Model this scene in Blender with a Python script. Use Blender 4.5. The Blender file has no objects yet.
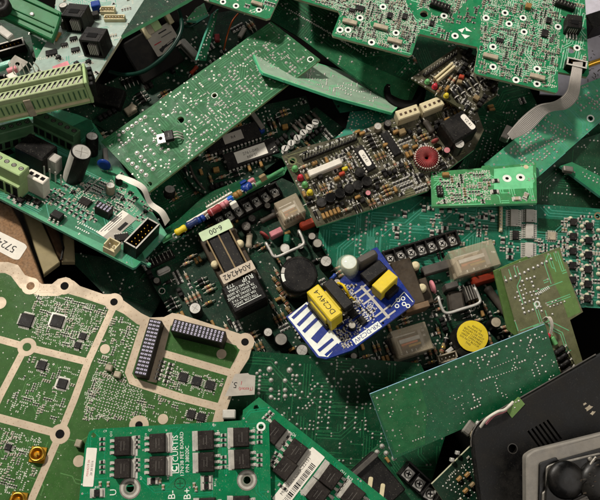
import bpy, math, random
from mathutils import Vector, Matrix
from mathutils.geometry import tessellate_polygon

# ---------------------------------------------------------------- scale, camera
# lengths below are written in half millimetres: one unit = 0.5 mm
U = 0.0005
scene = bpy.context.scene
COL = scene.collection
PITCH = math.radians(20.0)
DIST = 800.0
TGT = Vector((0, 0, 60))
CAMP = TGT + DIST * Vector((0, -math.sin(PITCH), math.cos(PITCH)))
CR = Matrix.Rotation(PITCH, 3, 'X')

def ray(px, py):
    return CR @ Vector(((px - 300) / DIST, (250 - py) / DIST, -1.0))

def W(px, py, z):
    """the point at height z seen at photo position px, py"""
    d = ray(px, py)
    return CAMP + d * ((z - CAMP.z) / d.z)

cam = bpy.data.cameras.new('camera')
cam.sensor_width = 36.0
cam.lens = 36.0 * DIST / 600.0
cam.clip_start = 0.01
cam.clip_end = 50.0
camo = bpy.data.objects.new('camera', cam)
COL.objects.link(camo)
camo.location = CAMP * U
camo.rotation_euler = (PITCH, 0, 0)
scene.camera = camo

# ---------------------------------------------------------------- materials
def lin(h):
    r = [int(h[i:i + 2], 16) / 255 for i in (0, 2, 4)]
    return tuple(c / 12.92 if c <= 0.04045 else ((c + 0.055) / 1.055) ** 2.4 for c in r) + (1.0,)

MATS = {}
def mat(key, col, rough=0.5, metal=0.0, var=0.25, dust=0.0, scale=260.0, bump=0.0, coat=0.0, trans=0.0, col2=None, ior=1.45, seed=0.0, spec=.28, speck=None):
    m = bpy.data.materials.new(key)
    m.use_nodes = True
    nt = m.node_tree
    N, L = nt.nodes, nt.links
    bs = N['Principled BSDF']
    tc = N.new('ShaderNodeTexCoord')
    info = N.new('ShaderNodeObjectInfo')
    add = N.new('ShaderNodeVectorMath'); add.operation = 'ADD'
    mul = N.new('ShaderNodeMath'); mul.operation = 'MULTIPLY'; mul.inputs[1].default_value = 3.7
    L.new(info.outputs['Random'], mul.inputs[0])
    L.new(tc.outputs['Object'], add.inputs[0]); L.new(mul.outputs[0], add.inputs[1])
    no = N.new('ShaderNodeTexNoise')
    no.inputs['Scale'].default_value = scale; no.inputs['Detail'].default_value = 5.0; no.inputs['Roughness'].default_value = 0.65
    L.new(add.outputs[0], no.inputs['Vector'])
    c = lin(col)
    d = lin(col2) if col2 else tuple(x * (1 - var) for x in c[:3]) + (1.0,)
    ramp = N.new('ShaderNodeValToRGB')
    ramp.color_ramp.elements[0].position = 0.34; ramp.color_ramp.elements[0].color = d
    ramp.color_ramp.elements[1].position = 0.62; ramp.color_ramp.elements[1].color = c
    L.new(no.outputs['Fac'], ramp.inputs['Fac'])
    out = ramp.outputs['Color']
    rsock = None
    if dust > 0:
        n2 = N.new('ShaderNodeTexNoise')
        n2.inputs['Scale'].default_value = scale * 0.35; n2.inputs['Detail'].default_value = 9.0; n2.inputs['Roughness'].default_value = 0.72
        L.new(add.outputs[0], n2.inputs['Vector'])
        r2 = N.new('ShaderNodeMapRange')
        r2.inputs['From Min'].default_value = 0.42; r2.inputs['From Max'].default_value = 0.75
        r2.inputs['To Min'].default_value = 0.0; r2.inputs['To Max'].default_value = dust
        L.new(n2.outputs['Fac'], r2.inputs['Value'])
        mx = N.new('ShaderNodeMix'); mx.data_type = 'RGBA'
        L.new(r2.outputs[0], mx.inputs['Factor'])
        L.new(out, mx.inputs['A']); mx.inputs['B'].default_value = lin('9a9080')
        out = mx.outputs['Result']
        rr = N.new('ShaderNodeMapRange')
        rr.inputs['To Min'].default_value = rough; rr.inputs['To Max'].default_value = min(1.0, rough + 0.35)
        rr.inputs['From Max'].default_value = max(dust, 0.01)
        L.new(r2.outputs[0], rr.inputs['Value'])
        rsock = rr.outputs[0]
    if speck is None: speck = .32 if key.startswith('mask') else .05 if key == 'shell' else .22 if key in ('chip', 'chip_brown', 'black', 'ivory', 'yellow', 'white', 'case_green', 'term_green', 'frame_grey') else 0
    if speck:       # crumbs of dirt and fine scratches
        n4 = N.new('ShaderNodeTexNoise'); n4.inputs['Scale'].default_value = 2300.0; n4.inputs['Detail'].default_value = 2.0
        st = N.new('ShaderNodeMapping'); st.inputs['Scale'].default_value = (1.0, .55, 1.0); st.inputs['Rotation'].default_value = (0, 0, .7)
        L.new(add.outputs[0], st.inputs['Vector']); L.new(st.outputs[0], n4.inputs['Vector'])
        r4 = N.new('ShaderNodeMapRange'); r4.inputs['From Min'].default_value = .64; r4.inputs['From Max'].default_value = .76; r4.inputs['To Max'].default_value = speck
        L.new(n4.outputs['Fac'], r4.inputs['Value'])
        m4 = N.new('ShaderNodeMix'); m4.data_type = 'RGBA'; L.new(r4.outputs[0], m4.inputs['Factor']); L.new(out, m4.inputs['A'])
        m4.inputs['B'].default_value = lin('6b5a46' if key in ('ivory', 'yellow', 'white') else 'a8a490'); out = m4.outputs['Result']
    L.new(out, bs.inputs['Base Color'])
    bs.inputs['Roughness'].default_value = rough
    if rsock: L.new(rsock, bs.inputs['Roughness'])
    bs.inputs['Metallic'].default_value = metal
    bs.inputs['IOR'].default_value = ior
    bs.inputs['Specular IOR Level'].default_value = spec
    if coat: bs.inputs['Coat Weight'].default_value = coat; bs.inputs['Coat Roughness'].default_value = 0.12
    if trans: bs.inputs['Transmission Weight'].default_value = trans
    if bump:
        bp = N.new('ShaderNodeBump'); bp.inputs['Strength'].default_value = bump; bp.inputs['Distance'].default_value = 0.0002
        n3 = N.new('ShaderNodeTexNoise'); n3.inputs['Scale'].default_value = scale * 6; n3.inputs['Detail'].default_value = 3.0
        L.new(tc.outputs['Object'], n3.inputs['Vector'])
        L.new(n3.outputs['Fac'], bp.inputs['Height']); L.new(bp.outputs[0], bs.inputs['Normal'])
    MATS[key] = m
    return key

# ---------------------------------------------------------------- mesh builder
def text_shape(s, cache={}):
    if s not in cache:
        cu = bpy.data.curves.new('writing', 'FONT'); cu.body = s; cu.resolution_u = 2; cu.fill_mode = 'FRONT'
        o = bpy.data.objects.new('writing', cu); COL.objects.link(o)
        dg = bpy.context.evaluated_depsgraph_get()
        me = bpy.data.meshes.new_from_object(o.evaluated_get(dg))
        vs = [(v.co.x, v.co.y) for v in me.vertices]; fs = [tuple(p.vertices) for p in me.polygons]
        bpy.data.objects.remove(o); bpy.data.curves.remove(cu); bpy.data.meshes.remove(me)
        cache[s] = (vs, fs)
    return cache[s]

class MB:
    def __init__(s):
        s.v = []; s.f = []; s.m = []; s.sm = []; s.M = None
    def add(s, vs, fs, m, smooth=False):
        b = len(s.v)
        if s.M is None: s.v.extend(tuple(p) for p in vs)
        else: s.v.extend(tuple(s.M @ Vector(p)) for p in vs)
        for f in fs:
            s.f.append(tuple(b + i for i in f)); s.m.append(m); s.sm.append(smooth)
        return s
    def frame(s, x=0, y=0, z=0, a=0, ax='Z'):
        s.M = Matrix.Translation((x, y, z)) @ Matrix.Rotation(math.radians(a), 4, ax)
        return s
    def box(s, cx, cy, z0, lx, ly, h, m, ch=0.0, top=None, tx=1.0, ty=1.0):
        """box standing on z0, its top chamfered by ch, its top scaled by tx, ty"""
        a, b = lx / 2, ly / 2
        z1 = z0 + h
        at, bt = a * tx, b * ty
        if ch <= 0:
            vs = [(cx - a, cy - b, z0), (cx + a, cy - b, z0), (cx + a, cy + b, z0), (cx - a, cy + b, z0),
                  (cx - at, cy - bt, z1), (cx + at, cy - bt, z1), (cx + at, cy + bt, z1), (cx - at, cy + bt, z1)]
            s.add(vs, [(3, 2, 1, 0), (0, 1, 5, 4), (1, 2, 6, 5), (2, 3, 7, 6), (3, 0, 4, 7)], m)
            s.add(vs[4:], [(0, 1, 2, 3)], top or m)
        else:
            c = min(ch, a * 0.6, b * 0.6, h * 0.6)
            def ring(x, y, k, z):
                return [(cx - x + k, cy - y, z), (cx + x - k, cy - y, z), (cx + x, cy - y + k, z), (cx + x, cy + y - k, z),
                        (cx + x - k, cy + y, z), (cx - x + k, cy + y, z), (cx - x, cy + y - k, z), (cx - x, cy - y + k, z)]
            r = [ring(a, b, c * 0.7, z0), ring(at, bt, c * 0.7, z1 - c), ring(at - c, bt - c, c * 0.5, z1)]
            vs = sum(r, [])
            fs = []
            for k in range(2):
                for i in range(8):
                    j = (i + 1) % 8
                    fs.append((k * 8 + i, k * 8 + j, k * 8 + 8 + j, k * 8 + 8 + i))
            s.add(vs, fs + [tuple(range(7, -1, -1))], m)
            s.add(r[2], [tuple(range(8))], top or m)
        return s
    def cyl(s, cx, cy, z0, r, h, m, seg=16, top=None, r2=None, ch=0.0, smooth=True, cap=True):
        r2 = r if r2 is None else r2
        prof = [(r, z0), (r2, z0 + h - ch)]
        if ch: prof.append((max(r2 - ch, 0.01), z0 + h))
        return s.lathe(cx, cy, prof, m, seg, top, smooth, cap)
    def lathe(s, cx, cy, prof, m, seg=16, top=None, smooth=True, cap=True):
        vs = []; fs = []
        for r, z in prof:
            for i in range(seg):
                t = 2 * math.pi * i / seg
                vs.append((cx + r * math.cos(t), cy + r * math.sin(t), z))
        for k in range(len(prof) - 1):
            for i in range(seg):
                j = (i + 1) % seg
                fs.append((k * seg + i, k * seg + j, k * seg + seg + j, k * seg + seg + i))
        s.add(vs, fs, m, smooth)
        if cap: s.add(vs[-seg:], [tuple(range(seg))], top or m)
        return s
    def dome(s, cx, cy, z0, r, h, m, seg=8):
        return s.lathe(cx, cy, [(r, z0), (r * 0.72, z0 + h * 0.6), (r * 0.3, z0 + h)], m, seg)
    def ring(s, cx, cy, z, r0, r1, m, seg=16):
        vs = []
        for r in (r0, r1):
            for i in range(seg):
                t = 2 * math.pi * i / seg
                vs.append((cx + r * math.cos(t), cy + r * math.sin(t), z))
        return s.add(vs, [(i, seg + i, seg + (i + 1) % seg, (i + 1) % seg) for i in range(seg)], m)
    def disc(s, cx, cy, z, r, m, seg=12):
        return s.add([(cx + r * math.cos(2 * math.pi * i / seg), cy + r * math.sin(2 * math.pi * i / seg), z) for i in range(seg)], [tuple(range(seg))], m)
    def rect(s, cx, cy, z, lx, ly, m, a=0.0):
        c, d = math.cos(a), math.sin(a)
        p = [(-lx / 2, -ly / 2), (lx / 2, -ly / 2), (lx / 2, ly / 2), (-lx / 2, ly / 2)]
        return s.add([(cx + x * c - y * d, cy + x * d + y * c, z) for x, y in p], [(0, 1, 2, 3)], m)
    def poly(s, pts, z, m):
        if area(pts) < 0: pts = pts[::-1]
        tri = tessellate_polygon([[Vector((x, y, 0)) for x, y in pts]])
        fs = [t if area([pts[i] for i in t]) > 0 else t[::-1] for t in tri]
        return s.add([(x, y, z) for x, y in pts], fs, m)
    def prism(s, pts, z0, h, m, top=None, holes=(), ch=0.0):
        if area(pts) < 0: pts = pts[::-1]
        loops = [pts] + [q if area(q) < 0 else q[::-1] for q in holes]
        tri = tessellate_polygon([[Vector((x, y, 0)) for x, y in l] for l in loops])
        flat = sum([list(l) for l in loops], [])
        fs = [t if area([flat[i] for i in t]) > 0 else t[::-1] for t in tri]
        if ch:
            ins = inset(pts, ch); flat2 = list(ins) + flat[len(pts):]
        else: flat2 = flat
        s.add([(x, y, z0 + h) for x, y in flat2], fs, top or m)
        s.add([(x, y, z0) for x, y in flat], [t[::-1] for t in fs], m)
        for l in loops:
            n = len(l)
            s.add([(x, y, z0) for x, y in l] + [(x, y, z0 + h - (ch if l is loops[0] else 0)) for x, y in l], [(i, (i + 1) % n, n + (i + 1) % n, n + i) for i in range(n)], m)
        if ch:
            n = len(pts)
            s.add([(x, y, z0 + h - ch) for x, y in pts] + [(x, y, z0 + h) for x, y in ins], [(i, (i + 1) % n, n + (i + 1) % n, n + i) for i in range(n)], m)
        return s
    def tube(s, pts, r, m, seg=7, cap=True):
        pts = [Vector(p) for p in pts]
        n = len(pts); vs = []; fs = []
        up = None
        for i, p in enumerate(pts):
            t = (pts[min(i + 1, n - 1)] - pts[max(i - 1, 0)]).normalized()
            if up is None:
                up = t.orthogonal().normalized()
            up = (up - t * up.dot(t)).normalized()
            q = t.cross(up)
            for k in range(seg):
                a = 2 * math.pi * k / seg
                vs.append(p + (up * math.cos(a) + q * math.sin(a)) * r)
        for i in range(n - 1):
            for k in range(seg):
                fs.append((i * seg + k, i * seg + (k + 1) % seg, (i + 1) * seg + (k + 1) % seg, (i + 1) * seg + k))
        s.add(vs, fs, m, True)
        if cap:
            s.add(vs[:seg], [tuple(range(seg - 1, -1, -1))], m); s.add(vs[-seg:], [tuple(range(seg))], m)
        return s
    def text(s, t, x, y, h, a, z, m, align=0.5, sx=1.0):
        vs, fs = text_shape(t)
        if not vs: return s
        x1 = max(v[0] for v in vs); k = h / 0.70
        c, d = math.cos(a), math.sin(a)
        P = []
        for vx, vy in vs:
            X = (vx - x1 * align) * k * sx; Y = (vy - 0.35) * k
            P.append((x + X * c - Y * d, y + X * d + Y * c, z))
        return s.add(P, fs, m)
    def mesh(s, name):
        me = bpy.data.meshes.new(name)
        me.from_pydata([(x * U, y * U, z * U) for x, y, z in s.v], [], s.f)
        keys = list(dict.fromkeys(s.m))
        for k in keys: me.materials.append(MATS[k])
        ix = {k: i for i, k in enumerate(keys)}
        me.polygons.foreach_set('material_index', [ix[k] for k in s.m])
        me.polygons.foreach_set('use_smooth', s.sm)
        me.update()
        return me

def area(p):
    return 0.5 * sum(p[i][0] * p[(i + 1) % len(p)][1] - p[(i + 1) % len(p)][0] * p[i][1] for i in range(len(p)))

def inset(p, d):
    n = len(p); out = []
    for i in range(n):
        a, b, c = Vector(p[i - 1]), Vector(p[i]), Vector(p[(i + 1) % n])
        e1 = (b - a).normalized(); e2 = (c - b).normalized()
        n1 = Vector((-e1.y, e1.x)); n2 = Vector((-e2.y, e2.x))
        m = (n1 + n2); l = m.length_squared
        m = m * (2.0 / l) if l > 0.2 else n1
        out.append((b.x + m.x * d, b.y + m.y * d))
    return out

def rounded(p, r, n=4):
    """polygon with its corners rounded; r one radius or one per corner"""
    out = []; k = len(p)
    for i in range(k):
        rr = r[i] if isinstance(r, (list, tuple)) else r
        a, b, c = Vector(p[i - 1]), Vector(p[i]), Vector(p[(i + 1) % k])
        if rr <= 0: out.append(tuple(b)); continue
        t = min(rr, (a - b).length * 0.45, (c - b).length * 0.45)
        s = b + (a - b).normalized() * t; e = b + (c - b).normalized() * t
        for j in range(n + 1):
            u = j / n
            q = s * (1 - u) ** 2 + b * 2 * u * (1 - u) + e * u * u
            out.append(tuple(q))
    return out

def inside(p, x, y):
    r = False; n = len(p); j = n - 1
    for i in range(n):
        if (p[i][1] > y) != (p[j][1] > y) and x < (p[j][0] - p[i][0]) * (y - p[i][1]) / (p[j][1] - p[i][1]) + p[i][0]: r = not r
        j = i
    return r

def smooth_path(pts, n=6):
    pts = [Vector(p) for p in pts]; out = []
    for i in range(len(pts) - 1):
        p0 = pts[max(i - 1, 0)]; p1 = pts[i]; p2 = pts[i + 1]; p3 = pts[min(i + 2, len(pts) - 1)]
        for k in range(n):
            t = k / n
            out.append(0.5 * ((2 * p1) + (p2 - p0) * t + (2 * p0 - 5 * p1 + 4 * p2 - p3) * t * t + (3 * p1 - p0 - 3 * p2 + p3) * t ** 3))
    out.append(pts[-1])
    return out

# ---------------------------------------------------------------- objects
def obj(name, me, parent=None, loc=(0, 0, 0), a=0.0, label=None, kind=None):
    o = bpy.data.objects.new(name, me)
    COL.objects.link(o)
    if parent: o.parent = parent
    o.location = Vector(loc) * U
    o.rotation_euler = (0, 0, math.radians(a))
    if label: o['label'] = label
    if kind: o['kind'] = kind
    return o

def empty(name, label, cat, group=None):
    o = bpy.data.objects.new(name, None)
    o.empty_display_size = 0.005
    COL.objects.link(o)
    o['label'] = label; o['category'] = cat
    if group: o['group'] = group
    return o

def tag(o, label, cat, group=None):
    o['label'] = label; o['category'] = cat
    if group: o['group'] = group
    return o

class Frame:
    """a thing lying in a plane: three seen points with heights give the plane; x runs from the first to the second"""
    def __init__(s, name, label, cat, p3, group=None):
        A, B, C = (W(*p) for p in p3)
        x = (B - A).normalized()
        n = x.cross(C - A).normalized()
        if n.dot(CAMP - A) < 0: n = -n
        y = n.cross(x)
        s.o, s.x, s.y, s.n = A, x, y, n
        s.root = empty(name, label, cat, group)
        s.k = (A - CAMP).dot(CR @ Vector((0, 0, -1))) / DIST      # parts are sized as they show at this depth
        m = (Matrix((x, y, n)).transposed() * s.k).to_4x4()
        m.translation = A * U
        s.root.matrix_world = m
        s.occ = []
        s.count = {}
        s.cells = set()
    def at(s, px, py, h=0.0):
        """plane position of what is seen at px, py when it lies h above the plane"""
        d = ray(px, py)
        q = s.o + s.n * h * s.k
        t = (q - CAMP).dot(s.n) / d.dot(s.n)
        r = CAMP + d * t - s.o
        return r.dot(s.x) / s.k, r.dot(s.y) / s.k
    def pts(s, l, h=0.0): return [s.at(px, py, h) for px, py in l]
    def dir(s, a, b, h=0.0):
        (x0, y0), (x1, y1) = s.at(*a, h), s.at(*b, h)
        return math.degrees(math.atan2(y1 - y0, x1 - x0))
    def span(s, a, b, h=0.0):
        (x0, y0), (x1, y1) = s.at(*a, h), s.at(*b, h)
        return math.hypot(x1 - x0, y1 - y0)
    def put(s, name, me, px, py, h=0.0, a=0.0, label=None, z=0.0, r=None, parent=None):
        x, y = s.at(px, py, h + z)
        if r: s.occ.append((x, y, r))
        return obj(name, me, parent or s.root, (x, y, z), a, label)
    def part(s, name, mb, label=None, kind=None, parent=None):
        return obj(name, mb.mesh(name), parent or s.root, label=label, kind=kind)

class Board(Frame):
    def __init__(s, name, label, cat, p3, outline, mask, th=3.2, holes=(), group=None, edge='board_edge', trace=None, round_r=0, seed=1, pad='tin'):
        super().__init__(name, label, cat, p3, group)
        s.poly = s.pts(outline)
        if round_r: s.poly = rounded(s.poly, round_r)
        if area(s.poly) < 0: s.poly = s.poly[::-1]
        s.mask = mask; s.tr = trace or mask; s.th = th; s.edge = edge; s.pad = pad
        s.rnd = random.Random(seed)
        s.mb = MB(); s.holes = []
        for h in holes:
            px, py, r = h[:3]
            x, y = s.at(px, py)
            s.holes.append([(x + r * math.cos(2 * math.pi * i / 14), y + r * math.sin(2 * math.pi * i / 14)) for i in range(14)])
            s.occ.append((x, y, r + 2.5))
            if len(h) > 3:
                s.mb.ring(x, y, 0.14, r + 0.05, r + h[4], h[3], 18)
                s.occ.append((x, y, r + h[4]))
        s.rest = {}
    def free(s, x, y, r):
        for ox, oy, o in s.occ:
            if abs(ox - x) < o + r and abs(oy - y) < o + r and (ox - x) ** 2 + (oy - y) ** 2 < (o + r) ** 2: return False
        return True
    # ---- surface pattern
    def traces(s, n, w=0.75, poly=None, pitch=2.3, bundle=(1, 5), lens=(8, 45), via=True):
        R = s.rnd; P = s.pts(poly) if poly else s.poly
        xs = [p[0] for p in P]; ys = [p[1] for p in P]
        D = [(1, 0), (0.7071, 0.7071), (0, 1), (-0.7071, 0.7071), (-1, 0), (-0.7071, -0.7071), (0, -1), (0.7071, -0.7071)]
        for _ in range(n):
            x, y = R.uniform(min(xs), max(xs)), R.uniform(min(ys), max(ys))
            k = R.choice((0, 2, 4, 6)); nb = R.randint(*bundle)
            segs = []; d = k
            for _i in range(R.randint(1, 4)):
                segs.append((d, R.uniform(*lens))); d = (d + R.choice((-1, 1))) % 8
            for b in range(nb):
                ox, oy = -D[(k + 0) % 8][1] * b * pitch, D[k][0] * b * pitch
                cx, cy = x + ox, y + oy
                used = []; quads = []; start = (cx, cy)
                for si, (d, l) in enumerate(segs):
                    dx, dy = D[d]; ln = 0.0; ok = True
                    L = l + (b * pitch * 0.41 * (1 if (segs[min(si + 1, len(segs) - 1)][0] - d) % 8 == 7 else -1))
                    while ln < L:
                        qx, qy = cx + dx * (ln + 1), cy + dy * (ln + 1)
                        c = (round(qx / 1.6), round(qy / 1.6))
                        if not inside(P, qx + dx * 2.5, qy + dy * 2.5) or (c in s.cells and c not in used): ok = False; break
                        used.append(c); ln += 1.0
                    if ln > 1.5:
                        quads.append((cx, cy, dx, dy, ln))
                    cx += dx * ln; cy += dy * ln
                    if not ok: break
                if not quads or not inside(P, *start): continue
                s.cells.update(used)
                for qx, qy, dx, dy, ln in quads:
                    s.mb.add([(qx - dy * w / 2, qy + dx * w / 2, 0.06), (qx + dy * w / 2, qy - dx * w / 2, 0.06),
                              (qx + dx * ln + dy * w / 2, qy + dy * ln - dx * w / 2, 0.06), (qx + dx * ln - dy * w / 2, qy + dy * ln + dx * w / 2, 0.06)], [(0, 1, 2, 3)], s.tr)
                if via and R.random() < 0.55: s.via(cx, cy, R.choice((0.8, 1.0)))
    def via(s, x, y, r=0.9, m=None):
        if s.free(x, y, r + 0.5):
            s.mb.disc(x, y, 0.12, r, m or s.pad, 8); s.mb.disc(x, y, 0.17, r * 0.45, 'hole_black', 6)
            s.occ.append((x, y, r))
    def vias(s, n, poly=None, r=(0.6, 1.0), m=None, plain=False):
        R = s.rnd; P = s.pts(poly) if poly else s.poly
        xs = [p[0] for p in P]; ys = [p[1] for p in P]
        for _ in range(n):
            x, y = R.uniform(min(xs), max(xs)), R.uniform(min(ys), max(ys))
            if inside(P, x, y):
                q = R.uniform(*r)
                if plain:
                    if s.free(x, y, q): s.mb.disc(x, y, 0.12, q, m or s.pad, 7); s.occ.append((x, y, q))
                else: s.via(x, y, q, m)
    def joint(s, x, y, r=1.6, h=1.3, m='solder', pin=True):
        s.mb.disc(x, y, 0.11, r * 1.2, 'solder_rim', 9)
        s.mb.dome(x, y, 0.12, r, h, m, 8)
        s.occ.append((x, y, r * 1.25)); s.cells.add((round(x / 1.6), round(y / 1.6)))
    def joints(s, l, r=1.6, h=1.3, m='solder'):
        for px, py in l: s.joint(*s.at(px, py), r, h, m)
    def row(s, a, b, n, r=1.4, h=1.1, m='solder', jit=0.0):
        (x0, y0), (x1, y1) = s.at(*a), s.at(*b)
        for i in range(n):
            t = i / max(n - 1, 1)
            s.joint(x0 + (x1 - x0) * t + s.rnd.uniform(-jit, jit), y0 + (y1 - y0) * t + s.rnd.uniform(-jit, jit), r, h, m)
    def joint_field(s, n, poly=None, r=(0.9, 1.6), m='solder', pitch=4.0, tries=8):
        """joints in short rows and pairs, as the leads of parts on the other side leave them"""
        R = s.rnd; P = s.pts(poly) if poly else s.poly
        xs = [p[0] for p in P]; ys = [p[1] for p in P]; k = 0; t = 0
        while k < n and t < n * tries:
            t += 1
            x, y = R.uniform(min(xs), max(xs)), R.uniform(min(ys), max(ys))
            x = round(x / pitch) * pitch + R.uniform(-.5, .5); y = round(y / pitch) * pitch + R.uniform(-.5, .5)
            q = R.uniform(*r); c = R.choice((1, 2, 2, 3, 3, 5)); dx, dy = R.choice(((1, 0), (0, 1), (1, 0), (0, 1), (.7, .7)))
            for i in range(c):
                X, Y = x + dx * i * pitch, y + dy * i * pitch
                if inside(P, X, Y) and inside(s.poly, X, Y) and s.free(X, Y, q * 1.4): s.joint(X, Y, q, q * 0.8, m); k += 1
    def silk(s, t, px, py, h, a, m='silk', align=0.5, sx=1.0):
        x, y = s.at(px, py); s.mb.text(t, x, y, h, math.radians(a), 0.19, m, align, sx)
    def marks(s, n, poly=None, m='silk'):
        """short printed reference marks beside the parts"""
        R = s.rnd; P = s.pts(poly) if poly else s.poly
        xs = [p[0] for p in P]; ys = [p[1] for p in P]
        for _ in range(n):
            x, y = R.uniform(min(xs), max(xs)), R.uniform(min(ys), max(ys))
            if inside(P, x, y) and s.free(x, y, 2.5):
                a = R.choice((0, math.pi / 2))
                for i in range(R.randint(2, 3)):
                    s.mb.rect(x + math.cos(a) * i * 1.5, y + math.sin(a) * i * 1.5, 0.19, 0.9, R.uniform(1.2, 1.9), m, a)
                s.occ.append((x, y, 2.5))
    def area_fill(s, poly, m, z=0.09):
        s.mb.poly(s.pts(poly), z, m)
    # ---- small parts
    def scatter(s, kinds, n, poly=None, angs=(0, 90), limit=100, gap=0.5, tries=10, run=(1, 4), grid=None):
        """kinds: (name, mesh function, length, width, weight). Lays them in short parallel runs; the largest `limit` of a kind
        become parts of their own, the rest one part"""
        R = s.rnd; P = s.pts(poly) if poly else s.poly
        xs = [p[0] for p in P]; ys = [p[1] for p in P]; k = t = 0
        bag = [q for q in kinds for _ in range(q[4])]
        while k < n and t < n * tries:
            t += 1
            nm, fn, L, Wd, _w = R.choice(bag)
            a = R.choice(angs)
            x, y = R.uniform(min(xs), max(xs)), R.uniform(min(ys), max(ys))
            c = R.randint(*run)
            px, py = -math.sin(math.radians(a)), math.cos(math.radians(a))
            for i in range(c):
                X, Y = x + px * i * (Wd + 1.1), y + py * i * (Wd + 1.1)
                if not inside(P, X, Y): break
                rr = math.hypot(L, Wd) * 0.36 + gap
                # test along the length so that long parts may lie close side by side
                e = (L - Wd) / 2 if L > Wd else 0
                cs, sn = math.cos(math.radians(a)), math.sin(math.radians(a))
                spots = [(X + cs * q, Y + sn * q) for q in ((-e, 0, e) if e > 0.6 else (0,))]
                if not all(s.free(u, v, Wd * 0.5 + gap) and inside(s.poly, u, v) for u, v in spots): continue
                cnt = s.count.get(nm, 0)
                if cnt < limit:
                    obj(nm, fn(), s.root, (X, Y, 0), a)
                else:
                    s.rest.setdefault(nm, []).append((fn, X, Y, a))
                s.count[nm] = cnt + 1
                s.occ.extend((u, v, Wd * 0.5) for u, v in spots); k += 1
    def done(s):
        s.mb.prism(s.poly, -s.th, s.th, s.edge, s.mask, s.holes)
        o = obj('substrate', s.mb.mesh('substrate'), s.root)
        for nm, l in s.rest.items():
            mb = MB()
            for fn, X, Y, a in l:
                src = fn(); c, d = math.cos(math.radians(a)), math.sin(math.radians(a))
                b = len(mb.v)
                mb.v.extend((X + (v.co.x * c - v.co.y * d) / U, Y + (v.co.x * d + v.co.y * c) / U, v.co.z / U) for v in src.vertices)
                ks = [m.name for m in src.materials]
                for p in src.polygons:
                    mb.f.append(tuple(b + i for i in p.vertices)); mb.m.append(ks[p.material_index]); mb.sm.append(p.use_smooth)
            obj('small_' + nm, mb.mesh('small_' + nm), s.root, kind='stuff')
        return o
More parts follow.
